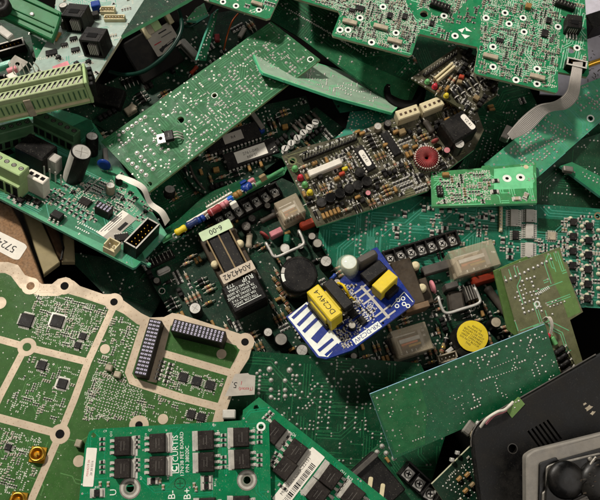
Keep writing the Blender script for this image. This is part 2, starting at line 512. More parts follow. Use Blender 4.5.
# ---------------------------------------------------------------- materials used
for k, c, kw in [
    ('mask_curtis', '066c42', dict(rough=.36, var=.2, dust=.04, spec=.16)),
    ('mask_bright', '1a7449', dict(rough=.38, var=.3, dust=.08, spec=.14)),
    ('mask_plain', '205c36', dict(rough=.4, var=.28, dust=.08, spec=.12)),
    ('mask_plain_hi', '3a744d', dict(rough=.42, var=.25, dust=.08, spec=.12)),
    ('mask_bottle', '0a4f2f', dict(rough=.28, var=.3, dust=.05, spec=.22)),
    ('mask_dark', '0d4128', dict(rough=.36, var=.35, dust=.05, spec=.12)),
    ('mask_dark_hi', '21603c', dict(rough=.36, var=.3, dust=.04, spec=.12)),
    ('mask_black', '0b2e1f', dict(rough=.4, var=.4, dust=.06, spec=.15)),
    ('mask_teal', '105f46', dict(rough=.34, var=.25, dust=.05, spec=.16)),
    ('mask_teal_hi', '34806a', dict(rough=.34, var=.2, dust=.05, spec=.16)),
    ('mask_aqua', '1e6e48', dict(rough=.28, var=.2, dust=.08, spec=.4)),
    ('mask_aqua_hi', '44917a', dict(rough=.3, var=.2, dust=.1, spec=.4)),
    ('mask_forest', '2f5424', dict(rough=.4, var=.2, dust=.05, spec=.1)),
    ('mask_forest_hi', '4a7440', dict(rough=.4, var=.2, dust=.05, spec=.1)),
    ('mask_pale_sheen', '8a9c92', dict(rough=.28, var=.2, dust=.3, coat=.4)),  # grey of a grazing reflection put into the board colour
    ('mask_lagoon', '3c8c66', dict(rough=.26, var=.2, dust=.08, spec=.5)),  # lightened to hold the reflective glow of the left board
    ('term_pale', '98a57c', dict(rough=.5, var=.2, dust=.15)),
    ('mask_mint', '377f4c', dict(rough=.4, var=.25, dust=.16, spec=.15)),
    ('mask_mint_hi', '68bb86', dict(rough=.4, var=.2, dust=.1, spec=.2)),
    ('mask_olive', '666848', dict(rough=.5, var=.3, dust=.2, spec=.15)),
    ('mask_olive_edge', '5e7d42', dict(rough=.4, var=.2, dust=.1, spec=.15)),
    ('mask_brown', '3c3c2a', dict(rough=.5, var=.45, dust=.35, spec=.15)),
    ('mask_blue', '0b2878', dict(rough=.36, var=.25, dust=.10, spec=.15)),
    ('mask_grey_sheen', '8aa48e', dict(rough=.24, var=.2, dust=.15, coat=.5, spec=.5)),  # greyed to stand for a glossy reflection at a grazing angle
    ('board_edge', '7e8f62', dict(rough=.6, var=.3)),
    ('edge_mint', '50bd8c', dict(rough=.4, var=.2)),
    ('edge_pale', 'b9b79a', dict(rough=.6, var=.25)),
    ('edge_dark', '26402c', dict(rough=.6, var=.3)),
    ('edge_blue', '9cc7dd', dict(rough=.3, var=.2)),
    ('trace_curtis', '15805a', dict(rough=.36, spec=.2)), ('trace_bright', '8cc4a4', dict(rough=.36, var=.3)),
    ('tin', 'bcb8ad', dict(rough=.42, metal=.2, var=.3, spec=.5)),
    ('solder', 'c4c1b8', dict(rough=.34, metal=.3, var=.35, spec=.6)),
    ('solder_rim', '8b8a80', dict(rough=.45, metal=.2, var=.4)),
    ('pad_white', 'b9baab', dict(rough=.5, var=.25)),
    ('steel', 'c4c1b9', dict(rough=.34, metal=.35, var=.3, dust=.08, spec=.5)),
    ('steel_dull', '8d8981', dict(rough=.45, metal=.8, var=.35, dust=.3)),
    ('alu', 'b9b6ae', dict(rough=.36, metal=.5, var=.25, dust=.12)),
    ('gold', 'c79a3a', dict(rough=.28, metal=.95, var=.25)),
    ('ivory', 'a99983', dict(rough=.42, metal=.2, var=.18, dust=.14, scale=150, spec=.4)),
    ('ivory_dot', '9c7f62', dict(rough=.6)),
    ('silk', 'd8dcd2', dict(rough=.6, var=.15)),
    ('ink', '121212', dict(rough=.6)), ('ink_red', 'a02030', dict(rough=.6)),
    ('hole_black', '020202', dict(rough=.9)),
    ('black', '0b0a0a', dict(rough=.42, var=.3, dust=.05, spec=.22)),
    ('black_gloss', '080808', dict(rough=.2, var=.3, dust=.05, coat=.3, spec=.5)),
    ('chip', '100f10', dict(rough=.5, var=.25, dust=.06, spec=.2)),
    ('chip_brown', '1b1614', dict(rough=.45, var=.25, dust=.06, spec=.2)),
    ('grey', '46433f', dict(rough=.45, var=.3, dust=.12)),
    ('grey_light', 'b3afa6', dict(rough=.5, var=.2, dust=.1)),
    ('white', 'd6d0c2', dict(rough=.5, var=.14, dust=.2)),
    ('paper', 'd9d4c8', dict(rough=.75, var=.10, dust=.1)),
    ('paper_mint', 'b8cba6', dict(rough=.7, var=.12, dust=.15)),
    ('paper_tan', 'b8ab98', dict(rough=.7, var=.15, dust=.2)),
    ('paper_grey', 'a09a90', dict(rough=.7, var=.15, dust=.2)),
    ('cream', 'c9bd98', dict(rough=.5, var=.18, dust=.15)),
    ('tan', '84704e', dict(rough=.5, var=.35, dust=.2)),
    ('ceramic', 'a79c86', dict(rough=.5, var=.4, dust=.12)),
    ('ceramic_dark', '38332d', dict(rough=.5, var=.3, dust=.15)),
    ('brown', '6b5238', dict(rough=.6, var=.35, dust=.3)),
    ('fibre', '8a6a4c', dict(rough=.85, var=.45, dust=.25, scale=900, bump=.6)),
    ('laminate', '33281a', dict(rough=.5, var=.4, dust=.15)),
    ('term_green', '93ab76', dict(rough=.5, var=.15, dust=.18)),
    ('term_green_dark', '3a5e3e', dict(rough=.5, var=.2, dust=.1)),
    ('case_green', '1a6a3c', dict(rough=.38, var=.18, dust=.2)),
    ('red', '8a2a2c', dict(rough=.5, var=.4, dust=.25)), ('red_orange', 'a83a22', dict(rough=.32, var=.2, dust=.1)),
    ('pink', 'c07a80', dict(rough=.5, var=.3)), ('yellow', 'cdb51c', dict(rough=.4, var=.12, dust=.12, spec=.4)),
    ('yellow_lens', 'c9b530', dict(rough=.3)), ('green_lens', '5fa060', dict(rough=.3)), ('red_lens', 'b02a38', dict(rough=.3)),
    ('amber', '94703c', dict(rough=.4, var=.35, dust=.12)),
    ('blue', '16347c', dict(rough=.35, var=.2)), ('blue_bright', '2a62c4', dict(rough=.4)), ('navy', '22305a', dict(rough=.4)),
    ('violet', 'b4aec4', dict(rough=.45, var=.2)),
    ('copper', 'a8552e', dict(rough=.35, metal=.7, var=.3)),
    ('wire_green', '07281f', dict(rough=.35, var=.2)), ('wire_white', 'c8c2b4', dict(rough=.5)), ('wire_yellow', 'd3b41a', dict(rough=.4)),
    ('ribbon', 'a8a29a', dict(rough=.42, var=.12, dust=.1, spec=.5)), ('ribbon_line', '6f6a64', dict(rough=.5)),
    ('glue', 'c7c4a8', dict(rough=.3)),
    ('beige', '8e8260', dict(rough=.5, var=.15, dust=.2)), ('umber', '4a3524', dict(rough=.45, var=.3, dust=.2)),
    ('shell', '090909', dict(rough=.4, var=.3, dust=.04, bump=.2, scale=180, spec=.24)),
    ('shell_gloss', '050505', dict(rough=.27, var=.3, dust=.04, spec=.3)),
    ('frame_grey', '77736c', dict(rough=.5, var=.18, dust=.25)),
    ('sheet', 'b3b0ba', dict(rough=.5, var=.15, dust=.2)),
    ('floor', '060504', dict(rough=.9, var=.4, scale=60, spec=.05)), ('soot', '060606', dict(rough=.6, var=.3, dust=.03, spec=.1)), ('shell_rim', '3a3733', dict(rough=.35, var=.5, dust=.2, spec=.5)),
]:
    mat(k, c, **kw)
def see_through(key, col, amount, rough):
    """clear plastic: mostly lets light straight through, the rest a milky glossy skin"""
    mat(key, col, rough=rough, var=.1, dust=.25, spec=.6, coat=.6)
    nt = MATS[key].node_tree; N, L = nt.nodes, nt.links
    t = N.new('ShaderNodeBsdfTransparent'); mx = N.new('ShaderNodeMixShader'); mx.inputs[0].default_value = amount
    L.new(N['Principled BSDF'].outputs[0], mx.inputs[1]); L.new(t.outputs[0], mx.inputs[2]); L.new(mx.outputs[0], N['Material Output'].inputs['Surface'])
see_through('clear', 'd6c6a8', .66, .2)
see_through('glass', 'cfe0cf', .80, .05)

# ---------------------------------------------------------------- parts, each standing on z = 0 at its centre
CACHE = {}
def cached(fn):
    def f(*a, **k):
        key = (fn.__name__, a, tuple(sorted(k.items())))
        if key not in CACHE:
            mb = MB(); fn(mb, *a, **k); CACHE[key] = mb.mesh(fn.__name__)
        return CACHE[key]
    return f

@cached
def chip(mb, L, Wd, H, body='chip', end='tin', pads=True):
    e = L * 0.24
    if pads:
        mb.rect(-L * .42, 0, 0.2, L * .5, Wd * 1.25, 'solder'); mb.rect(L * .42, 0, 0.2, L * .5, Wd * 1.25, 'solder')
    mb.box(0, 0, 0.05, L - 2 * e, Wd * .97, H * .95, body, .15)
    mb.box(-L / 2 + e / 2, 0, 0.05, e, Wd, H, end, .2); mb.box(L / 2 - e / 2, 0, 0.05, e, Wd, H, end, .2)

@cached
def soic(mb, L, Wd, H, n, lead=2.5, body='chip', pitch=None, quad=False, dot=True, topm=None, lw=.42):
    """dual or quad package with gull wing leads"""
    pitch = pitch or (L * .86 / max(n - 1, 1))
    mb.box(0, 0, 0.5, L, Wd, H - .5, body, .5, topm)
    w = pitch * lw
    def side(n, off):
        for i in range(n):
            x = (i - (n - 1) / 2) * pitch
            for sg in (-1, 1):
                y = sg * (off + lead * .25); y2 = sg * (off + lead * .75)
                mb.box(x, y, H * .3, w, lead * .5, H * .18, 'tin'); mb.box(x, y2, .1, w, lead * .5, H * .22, 'tin')
                mb.rect(x, sg * (off + lead * .9), .16, w * 1.5, lead * .7, 'solder')
    side(n, Wd / 2)
    if quad:
        mb.frame(a=90); side(quad if quad > 1 else n, L / 2); mb.M = None
    if dot: mb.disc(-L / 2 + 1.6, -Wd / 2 + 1.6, H + .03, .6, 'grey', 8)

@cached
def dip(mb, n, pitch=5.08, Wd=13, H=7, L=None, body='chip', label=None, lead=2.0):
    L = L or n * pitch
    mb.box(0, 0, 2, L, Wd, H - 2, body, .8)
    for i in range(n):
        x = (i - (n - 1) / 2) * pitch
        for sg in (-1, 1):
            mb.box(x, sg * (Wd / 2 + lead * .5), 0, pitch * .4, lead * .6, 4.2, 'tin'); mb.box(x, sg * (Wd / 2 + lead * .2), 3.6, pitch * .55, lead, .7, 'tin')
    mb.disc(-L / 2 + .2, 0, H + .04, 1.5, 'grey', 10)

@cached
def can(mb, R, H, sleeve='black', top='alu', stripe='grey_light', vent=True):
    """electrolytic capacitor: sleeved can, bare scored top, pale stripe"""
    mb.lathe(0, 0, [(R * .96, 0.3), (R, 1.0), (R, H - 1.0), (R * .93, H)], sleeve, 22, sleeve, True, False)
    mb.lathe(0, 0, [(R * .93, H), (R * .86, H + .02)], sleeve, 22, top, True, False)
    mb.lathe(0, 0, [(R * .86, H + .02), (R * .84, H - .25)], top, 22, top, True, True)
    if vent:
        for a in (0.5, 2.07): mb.rect(0, 0, H - .2 + a * .01, R * 1.2, R * .06, 'steel_dull', a)
    if stripe:
        n = 5; vs = []
        for i in range(n + 1):
            t = 4.1 + (i - n / 2) * .2
            vs += [(math.cos(t) * (R + .06), math.sin(t) * (R + .06), 1.2), (math.cos(t) * (R + .06), math.sin(t) * (R + .06), H - 1.1)]
        mb.add(vs, [(2 * i, 2 * i + 2, 2 * i + 3, 2 * i + 1) for i in range(n)], stripe, True)

@cached
def smd_can(mb, R, H):
    mb.box(0, 0, 0, R * 2.15, R * 2.15, 1.2, 'black', .3); mb.lathe(0, 0, [(R, 1.1), (R, H - .5), (R * .9, H)], 'alu', 18, 'alu')
    mb.poly([(R * .9 * math.cos(t), R * .9 * math.sin(t)) for t in (2.2, 2.7, 3.2, 3.6, 4.1)], H + .04, 'black')

@cached
def dpak(mb, L, Wd, H):
    """power transistor: body, wide metal tab at +y, legs at -y"""
    mb.rect(0, -1, .85 + H, L * .5, .7, 'grey'); mb.rect(-1, 2, .85 + H, L * .36, .6, 'grey'); mb.disc(-L * .3, -Wd * .3, .85 + H, .9, 'black', 10)
    mb.box(0, Wd * .5 + 1.0, 0.2, L * .93, Wd * .14 + 2.4, 1.6, 'tin', .3)
    mb.box(0, 0, .8, L, Wd, H, 'chip_brown', .7, None, .96, .96)
    for x in (-L * .3, 0, L * .3):
        mb.box(x, -Wd / 2 - 1.3, 1.4, L * .12, 2.6, 1.0, 'tin'); mb.box(x, -Wd / 2 - 3.2, .2, L * .13, 2.6, 1.0, 'tin', .2)
        mb.rect(x, -Wd / 2 - 3.8, .2, L * .17, 3.6, 'solder')
    mb.rect(0, Wd * .58 + 2, .2, L * 1.02, 5.5, 'solder')

@cached
def to220(mb):
    mb.box(0, 5.5, 5, 11, 9, 4.5, 'chip', .6); mb.box(0, 14, 5, 11, 9, 1.6, 'steel', .4); mb.box(0, 9, 4.4, 10.6, 16, 1.4, 'steel')
    mb.disc(0, 14.5, 6.7, 1.9, 'hole_black', 12); mb.ring(0, 14.5, 6.72, 1.9, 2.4, 'steel_dull', 12)
    mb.rect(0, 5.5, 9.54, 5, 1.1, 'grey')
    for x in (-3.2, 0, 3.2): mb.tube([(x, 1.5, 7), (x, -3, 7), (x, -6.5, 2), (x, -8, -1)], .75, 'tin', 6)

@cached
def axial(mb, L, R, body='tan', bands=(), lead=3.0, z=None, lm='tin'):
    z = z or R + .5
    mb.frame(0, 0, z, 90, 'Y')
    e = L / 2
    mb.lathe(0, 0, [(R * .3, -e), (R * .95, -e + R * .3), (R, -e + R), (R * .88, -e + R * 1.5), (R * .88, e - R * 1.5), (R, e - R), (R * .95, e - R * .3), (R * .3, e)], body, 10)
    for i, b in enumerate(bands):
        q = -e + L * (.22 + i * .16); mb.lathe(0, 0, [(R * 1.03, q), (R * 1.03, q + L * .07)], b, 10, None, True, False)
    mb.M = None
    for sg in (-1, 1): mb.tube([(sg * e, 0, z), (sg * (e + lead * .7), 0, z), (sg * (e + lead), 0, z * .6), (sg * (e + lead), 0, 0)], R * .2 + .14, lm, 5)

@cached
def diode(mb, L, R, band='grey_light'):
    z = R + .6
    mb.frame(0, 0, z, 90, 'Y'); e = L / 2
    mb.lathe(0, 0, [(R * .9, -e), (R, -e + .4), (R, e - .4), (R * .9, e)], 'black', 12); mb.lathe(0, 0, [(R * .9, -e), (R * .89, -e - .01)], 'black', 12, 'black')
    if band: mb.lathe(0, 0, [(R * 1.02, e - L * .24), (R * 1.02, e - L * .12)], band, 12, None, True, False)
    mb.M = None
    for sg in (-1, 1): mb.tube([(sg * e, 0, z), (sg * (e + 2.6), 0, z), (sg * (e + 3.4), 0, z * .5), (sg * (e + 3.4), 0, 0)], .55, 'tin', 6)

@cached
def disc_cap(mb, R, T=2.4, m='blue', z=None):
    z = z or R + 2
    mb.frame(0, T / 2, z, 90, 'X')
    mb.lathe(0, 0, [(R * .6, -T * .1), (R * .93, T * .12), (R, T * .5), (R * .93, T * .88), (R * .6, T * 1.1)], m, 18); mb.disc(0, 0, -T * .1, R * .6, m)
    mb.M = None
    for x in (-R * .5, R * .5): mb.tube([(x, 0, z - R * .6), (x, 0, 0)], .5, 'tin', 5)

@cached
def lens(mb, R, H, m):
    mb.lathe(0, 0, [(R * 1.15, 0), (R * 1.15, 1), (R, 1), (R, H - R * .8), (R * .85, H - R * .35), (R * .5, H - R * .08), (R * .1, H)], m, 12)

@cached
def film(mb, L, Wd, H, m, ch=1.2, legs=True):
    mb.box(0, 0, 1.0, L, Wd, H - 1, m, ch)
    if legs:
        for x in (-L * .35, L * .35): mb.tube([(x, 0, 1), (x, 0, -.5)], .5, 'tin', 5)

@cached
def pill(mb, L, Wd, H, m):
    """dipped film capacitor with rounded ends and sides"""
    p = rounded([(-L / 2, -Wd / 2), (L / 2, -Wd / 2), (L / 2, Wd / 2), (-L / 2, Wd / 2)], Wd * .45, 5)
    r = [p, p, inset(p, Wd * .08), inset(p, Wd * .26)]
    z = [1, H * .72, H * .9, H]
    n = len(p); vs = []; fs = []
    for q, zz in zip(r, z): vs += [(x, y, zz) for x, y in q]
    for k in range(3): fs += [(k * n + i, k * n + (i + 1) % n, (k + 1) * n + (i + 1) % n, (k + 1) * n + i) for i in range(n)]
    mb.add(vs, fs, m, True); mb.add(vs[-n:], [tuple(range(n))], m)

@cached
def pins(mb, n, m, pitch=5.08, H=14, base='black', bh=4, r=.65, bent=0.0, pm='tin'):
    mb.box(0, 0, 0, n * pitch, m * pitch, bh, base, .5)
    for j in range(m):
        for i in range(n):
            x = (i - (n - 1) / 2) * pitch; y = (j - (m - 1) / 2) * pitch
            mb.box(x + bent * .5, y, bh, 1.3 * r, 1.3 * r, H - bh, pm, .2)

@cached
def socket(mb, n, m, pitch, H, base='black', frame='violet'):
    """tall female header: black block, pale openings in rows on the top"""
    mb.box(0, 0, 0, n * pitch + 1, m * pitch + 1.4, H, base, .4)
    for j in range(m):
        for i in range(n):
            x = (i - (n - 1) / 2) * pitch; y = (j - (m - 1) / 2) * pitch
            mb.rect(x, y, H + .05, pitch * .44, pitch * .74, frame); mb.rect(x, y, H + .1, pitch * .2, pitch * .24, 'hole_black')

@cached
def box_header(mb, n, pitch, Wd, H):
    L = n * pitch + 8; t = 1.6
    for sx, sy, lx, ly in ((0, Wd / 2 - t / 2, L, t), (0, -Wd / 2 + t / 2, L, t), (L / 2 - t / 2, 0, t, Wd - 2 * t - .02), (-L / 2 + t / 2, 0, t, Wd - 2 * t - .02)):
        mb.box(sx, sy, 0, lx, ly, H, 'black', .15)
        mb.box(sx, sy, H + .02, lx * (1 if lx > ly else .95), ly * .9, .5, 'grey_light')
    mb.box(0, 0, 0, L - 2 * t, Wd - 2 * t, 3, 'black')
    for i in range(n):
        for y in (-2.5, 2.5): mb.box((i - (n - 1) / 2) * pitch, y, 3, 1.2, 1.2, H - 5, 'gold', .2)

@cached
def crimp(mb, n, pitch, Wd, H, m='cream'):
    """small open pin connector"""
    L = n * pitch + 3
    mb.box(0, 0, 0, L, Wd, H * .35, m, .3)
    mb.box(0, Wd / 2 - .7, H * .35, L, 1.4, H * .65, m, .3); mb.box(0, -Wd / 2 + .6, H * .35, L, 1.2, H * .35, m, .3)
    for sx in (-1, 1): mb.box(sx * (L / 2 - .6), 0.04, H * .35, 1.2, Wd - 2.7, H * .62, m, .2)
    for i in range(n): mb.box((i - (n - 1) / 2) * pitch, 0, H * .35, .9, .9, H * .5, 'tin')

@cached
def term_body(mb, n, pitch, D, H, m, step=0.0, dark='hole_black'):
    """pluggable terminal block: n ways, wire mouths in front (-y), screw wells on top"""
    L = n * pitch
    mb.box(0, 0, 0, L, D, H * .55, m, .3)
    mb.box(0, D * .08, H * .55 + .01, L, D * .84 - .02, H * .45, m, .8)
    for i in range(n):
        x = (i - (n - 1) / 2) * pitch
        mb.disc(x, D * .12, H + .05, pitch * .32, dark, 12); mb.disc(x, D * .12, H + .09, pitch * .24, 'steel_dull', 10); mb.rect(x, D * .12, H + .12, pitch * .4, pitch * .08, 'hole_black', .6)
        mb.add([(x - pitch * .33, -D / 2 - .06, H * .1), (x + pitch * .33, -D / 2 - .06, H * .1), (x + pitch * .33, -D / 2 - .06, H * .48), (x - pitch * .33, -D / 2 - .06, H * .48)], [(0, 1, 2, 3)], dark)
        if i: mb.box(x - pitch / 2, -D / 2 - .3, 0, .5, .6, H * .5, m)

@cached
def barrier(mb, n, pitch, D, H, m='black'):
    """barrier strip: bed with upright walls between the ways"""
    mb.box(0, 0, 0, n * pitch + 2, D, H * .5, m, .4); mb.box(0, D / 2 - 1, H * .5 + .01, n * pitch + 2, 2, H * .5, m, .4)
    for i in range(n + 1):
        mb.box((i - n / 2) * pitch, -1.02, H * .5 + .01, 1.5, D - 2.1, H * .5, m, .3)

@cached
def clamp_screw(mb, R, H=2.2):
    mb.box(0, 0, 0, R * 2.35, R * 2.7, .9, 'steel', .2)
    mb.lathe(0, 0, [(R, .9), (R, .9 + H * .5), (R * .75, .9 + H)], 'steel', 16)
    for a in (.4, 1.97): mb.rect(0, 0, .95 + H, R * 1.25, R * .32, 'hole_black', a)

@cached
def spring_screw(mb, R, H):
    mb.cyl(0, 0, 0, R * .55, H, 'steel', 10); mb.cyl(0, 0, H, R, 1.6, 'steel', 12, ch=.4)
    mb.rect(0, 0, H + 1.65, R * 1.5, R * .3, 'hole_black', .5)
    for z in (.25, .6): mb.ring(0, 0, H * z, R * .55, R * .95, 'steel', 12)

@cached
def crystal(mb, L, Wd, H):
    p = rounded([(-L / 2, -Wd / 2), (L / 2, -Wd / 2), (L / 2, Wd / 2), (-L / 2, Wd / 2)], Wd * .45, 5)
    mb.prism(p, 0, 1.2, 'steel', ch=.3); mb.prism(inset(p, .8), 1.21, H, 'steel', ch=.9)

@cached
def toroid(mb, R, r, turns, core='red', wire='pink'):
    n = 28; k = 10; vs = []; fs = []
    for i in range(n):
        t = 2 * math.pi * i / n
        for j in range(k):
            p = 2 * math.pi * j / k; q = R + r * math.cos(p)
            vs.append((q * math.cos(t), q * math.sin(t), r + .6 + r * math.sin(p)))
    for i in range(n):
        for j in range(k): fs.append((i * k + j, ((i + 1) % n) * k + j, ((i + 1) % n) * k + (j + 1) % k, i * k + (j + 1) % k))
    mb.add(vs, fs, core, True)
    for i in range(turns):
        t = 2 * math.pi * i / turns
        c, s = math.cos(t), math.sin(t)
        loop = []
        for j in range(11):
            p = 2 * math.pi * j / 10; q = R + (r + .55) * math.cos(p); sk = .10 * math.sin(p)
            loop.append((q * math.cos(t + sk), q * math.sin(t + sk), r + .6 + (r + .55) * math.sin(p)))
        mb.tube(loop, .62, wire, 5, False)

@cached
def jack(mb, L=22, D=24, H=20):
    """modular jack: black block, socket in its front (-y) with gold contacts, notch on top"""
    t = 2.5
    mb.box(0, D * .25, 0, L, D * .5, H, 'black', .5)
    for sx in (-1, 1): mb.box(sx * (L / 2 - t / 2), -D * .25 - .01, 0, t, D * .5, H, 'black', .3)
    mb.box(0, -D * .25 - .01, H - t, L - 2 * t - .02, D * .5, t, 'black', .2); mb.box(0, -D * .25 - .01, 0, L - 2 * t - .02, D * .5, t, 'black', .2)
    mb.box(0, -D * .1, H + .02, L * .45, D * .3, .5, 'hole_black')
    for i in range(5): mb.box((i - 2) * 2.1, -D * .3, t + .1, .8, D * .35, H * .55, 'grey_light', .2)

def gold_coax():
    mb = MB(); return gold_coax_mesh()
@cached
def gold_coax_mesh(mb):
    mb.box(0, 0, 0, 15, 15, 2, 'gold', .4); mb.lathe(0, 0, [(7.4, 2), (7.4, 6), (6.6, 6.6), (5.6, 6.6), (5.0, 6.0), (4.6, 2.2), (.1, 2.2)], 'gold', 24, None, True, False)
    mb.cyl(0, 0, 2.2, 2.2, 2, 'gold', 14); mb.cyl(0, 0, 4.2, 1.0, 1.8, 'gold', 10)

@cached
def clear_box(mb, L, Wd, H):
    mb.box(0, 0, 0.4, L, Wd, H - .4, 'clear', 1.0)
@cached
def relay_core(mb, L, Wd, H):
    mb.box(0, 0, .1, L * .9, Wd * .84, H * .16, 'ceramic', .4)
    mb.frame(0, 0, H * .42, 90, 'Y'); mb.cyl(-0, 0, -L * .28, Wd * .25, L * .5, 'copper', 14); mb.M = None
    mb.box(L * .32, 0, H * .16, L * .1, Wd * .7, H * .6, 'steel_dull', .3); mb.box(-L * .02, Wd * .08, H * .74, L * .62, Wd * .16, H * .05, 'steel', .3); mb.box(L * .1, -Wd * .16, H * .7, L * .4, Wd * .1, H * .05, 'gold', .3); mb.box(0, 0, H * .16, L * .2, Wd * .62, H * .3, 'umber', .4)
    mb.box(-L * .36, -Wd * .1, H * .16, L * .06, Wd * .5, H * .56, 'ceramic', .3); mb.box(-L * .1, Wd * .3, H * .76, L * .6, .8, .6, 'steel')
    for i in range(5): mb.box(-L * .34 + i * L * .15, -Wd * .34, H * .16, 1.2, 2.2, H * (.4 + .08 * (i % 3)), 'steel')

# board helper routines that lay a part together with its sub-parts
@cached
def slot_tier(mb, n, pitch, D, H, m, slant=.5):
    """row of pale mouths with slanted dark openings"""
    mb.box(0, 0, 0, n * pitch, D, H, m, .6)
    for i in range(n):
        x = (i - (n - 1) / 2) * pitch; w = pitch * .25; d = D * .34
        mb.add([(x - w - d * slant, -d, H + .05), (x + w - d * slant, -d, H + .05), (x + w + d * slant, d, H + .05), (x - w + d * slant, d, H + .05)], [(0, 1, 2, 3)], 'hole_black')
        mb.add([(x - w * .1 - d * slant, -d, H + .09), (x + w - d * slant, -d, H + .09), (x + w, 0, H + .09), (x - w * .1, 0, H + .09)], [(0, 1, 2, 3)], 'steel_dull')

def lay_barrier(b, p0, p1, n, h, D=15, H=15, sr=3.4, name='terminal_strip', m='black', zf=.5):
    """p0, p1: where the first and the last screw are seen"""
    hs = H * zf + 3.0
    x0, y0 = b.at(*p0, hs); x1, y1 = b.at(*p1, hs)
    a = math.degrees(math.atan2(y1 - y0, x1 - x0)); pitch = math.hypot(x1 - x0, y1 - y0) / (n - 1)
    o = obj(name, barrier(n, round(pitch, 2), D, H, m), b.root, ((x0 + x1) / 2, (y0 + y1) / 2, 0), a)
    for i in range(n): obj('terminal_screw', clamp_screw(sr), o, ((i - (n - 1) / 2) * pitch, -1.2, H * zf + .02), 7 * (i % 3))
    b.occ.append(((x0 + x1) / 2, (y0 + y1) / 2, D))
    return o

def lay_relay(b, px, py, L, Wd, H, a, label=None):
    o = b.put('relay', clear_box(L, Wd, H), px, py, H, a, label, r=min(L, Wd) * .55)
    obj('relay_coil', relay_core(L * .94, Wd * .9, H * .94), o, (0, 0, .6))
    return o

def plate(b, name, parent, pts_local, z, h, m, label=None):
    mb = MB(); mb.prism(pts_local, z, h, m); return obj(name, mb.mesh(name), parent, label=label)

R_CHIPS = [('chip_resistor', lambda: chip(3.6, 1.9, 1.0), 3.6, 1.9, 5), ('chip_capacitor', lambda: chip(3.4, 1.9, 1.6, 'tan'), 3.4, 1.9, 1),
           ('chip_capacitor', lambda: chip(3.0, 1.7, 1.4, 'ceramic'), 3.0, 1.7, 2)]
F_CHIPS = [('chip_resistor', lambda: chip(2.8, 1.5, .9), 2.8, 1.5, 3), ('chip_capacitor', lambda: chip(2.7, 1.5, 1.2, 'ceramic', 'steel_dull'), 2.7, 1.5, 3), ('chip_capacitor', lambda: chip(2.4, 1.3, 1.1, 'grey', 'steel_dull'), 2.4, 1.3, 2)]
T_CHIPS = [('chip_resistor', lambda: chip(2.3, 1.3, .8), 2.3, 1.3, 3), ('chip_capacitor', lambda: chip(2.2, 1.25, 1.1, 'ceramic'), 2.2, 1.25, 4)]
def pad_field(b, n, poly=None, m='pad_white', angs=(0, 90), L=(1.2, 2.6), Wd=(.8, 1.3), run=(2, 7)):
    """printed and tinned pads in short runs: part of the board's own surface"""
    R = b.rnd; P = b.pts(poly) if poly else b.poly
    xs = [p[0] for p in P]; ys = [p[1] for p in P]
    k = t = 0
    while k < n and t < n * 6:
        t += 1
        x, y = R.uniform(min(xs), max(xs)), R.uniform(min(ys), max(ys)); a = math.radians(R.choice(angs))
        l, w = R.uniform(*L), R.uniform(*Wd); c = R.randint(*run)
        for i in range(c):
            X, Y = x - math.sin(a) * i * (w + .9), y + math.cos(a) * i * (w + .9)
            if inside(P, X, Y) and b.free(X, Y, l * .45):
                b.mb.rect(X, Y, .13, l, w, m, a); b.occ.append((X, Y, l * .42)); k += 1

# ================================================================ ground under the heap
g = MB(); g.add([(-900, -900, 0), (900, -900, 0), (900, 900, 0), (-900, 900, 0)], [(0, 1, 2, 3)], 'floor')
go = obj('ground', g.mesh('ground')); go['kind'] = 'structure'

# ================================================================ ivory banded board, lower left
b = Board('radio_board', 'large forest green board divided by pale ivory bands with round mounting eyes', 'circuit board',
          ((0, 340, 88), (88, 362, 88), (74, 300, 86)),
          [(-40, 262), (-8, 262), (8, 262), (18, 265), (25, 275), (33, 278), (42, 284), (52, 284), (58, 279), (66, 277), (74, 281), (80, 286), (103, 294), (112, 294), (120, 298),
           (130, 305), (141, 313), (150, 317.5), (164, 317), (172, 313), (180, 314), (250, 337), (253, 343), (249, 358), (240, 372), (226, 412), (215, 450), (195, 540), (-60, 540)],
          'mask_forest', 2.6, holes=[(64.6, 286, 4.2, 'ivory', 5), (114, 302, 3.8, 'ivory', 5), (27, 347, 4.2, 'ivory', 5.2), (60, 434, 4.3, 'ivory', 5.4), (245, 342, 3.8, 'ivory', 5), (139, 425, 3.6, 'ivory', 5.5)],
          edge='edge_pale', trace='mask_forest_hi', seed=3, pad='tin')
M_ = b
b.mask = 'ivory'; b.area_fill([(-70, 273), (5, 273), (11, 276), (20, 288), (38, 296), (58, 296), (66, 293), (80, 297), (112, 308), (124, 314), (137, 324), (148, 328), (165, 328), (173, 325), (241, 347), (238, 354), (230, 369), (216, 408), (200, 470), (186, 540), (-70, 540)], 'mask_forest', .03)
strips = [([(-40, 268), (8, 269), (15, 272), (24, 284), (40, 289), (56, 288), (66, 286), (80, 292), (114, 303), (127, 311), (140, 320), (150, 324), (166, 323.5), (174, 320), (247, 343), (243, 356), (235, 371), (221, 410), (205, 470), (190, 540)], 9.5),
          ([(113, 308), (88, 362), (74, 400), (60, 434), (46, 466), (14, 540)], 8), ([(-30, 332), (0, 339.5), (27, 347), (88, 362)], 8), ([(24, 350), (0, 396), (-20, 440)], 8),
          ([(-30, 411), (0, 418), (56, 433)], 8.5), ([(145, 321), (128.5, 373), (132, 381), (140, 384), (180, 397), (222, 408)], 8.5), ([(167, 322), (152, 382)], 10.5), ([(162, 353), (238, 375)], 8.5)]
zz = .12
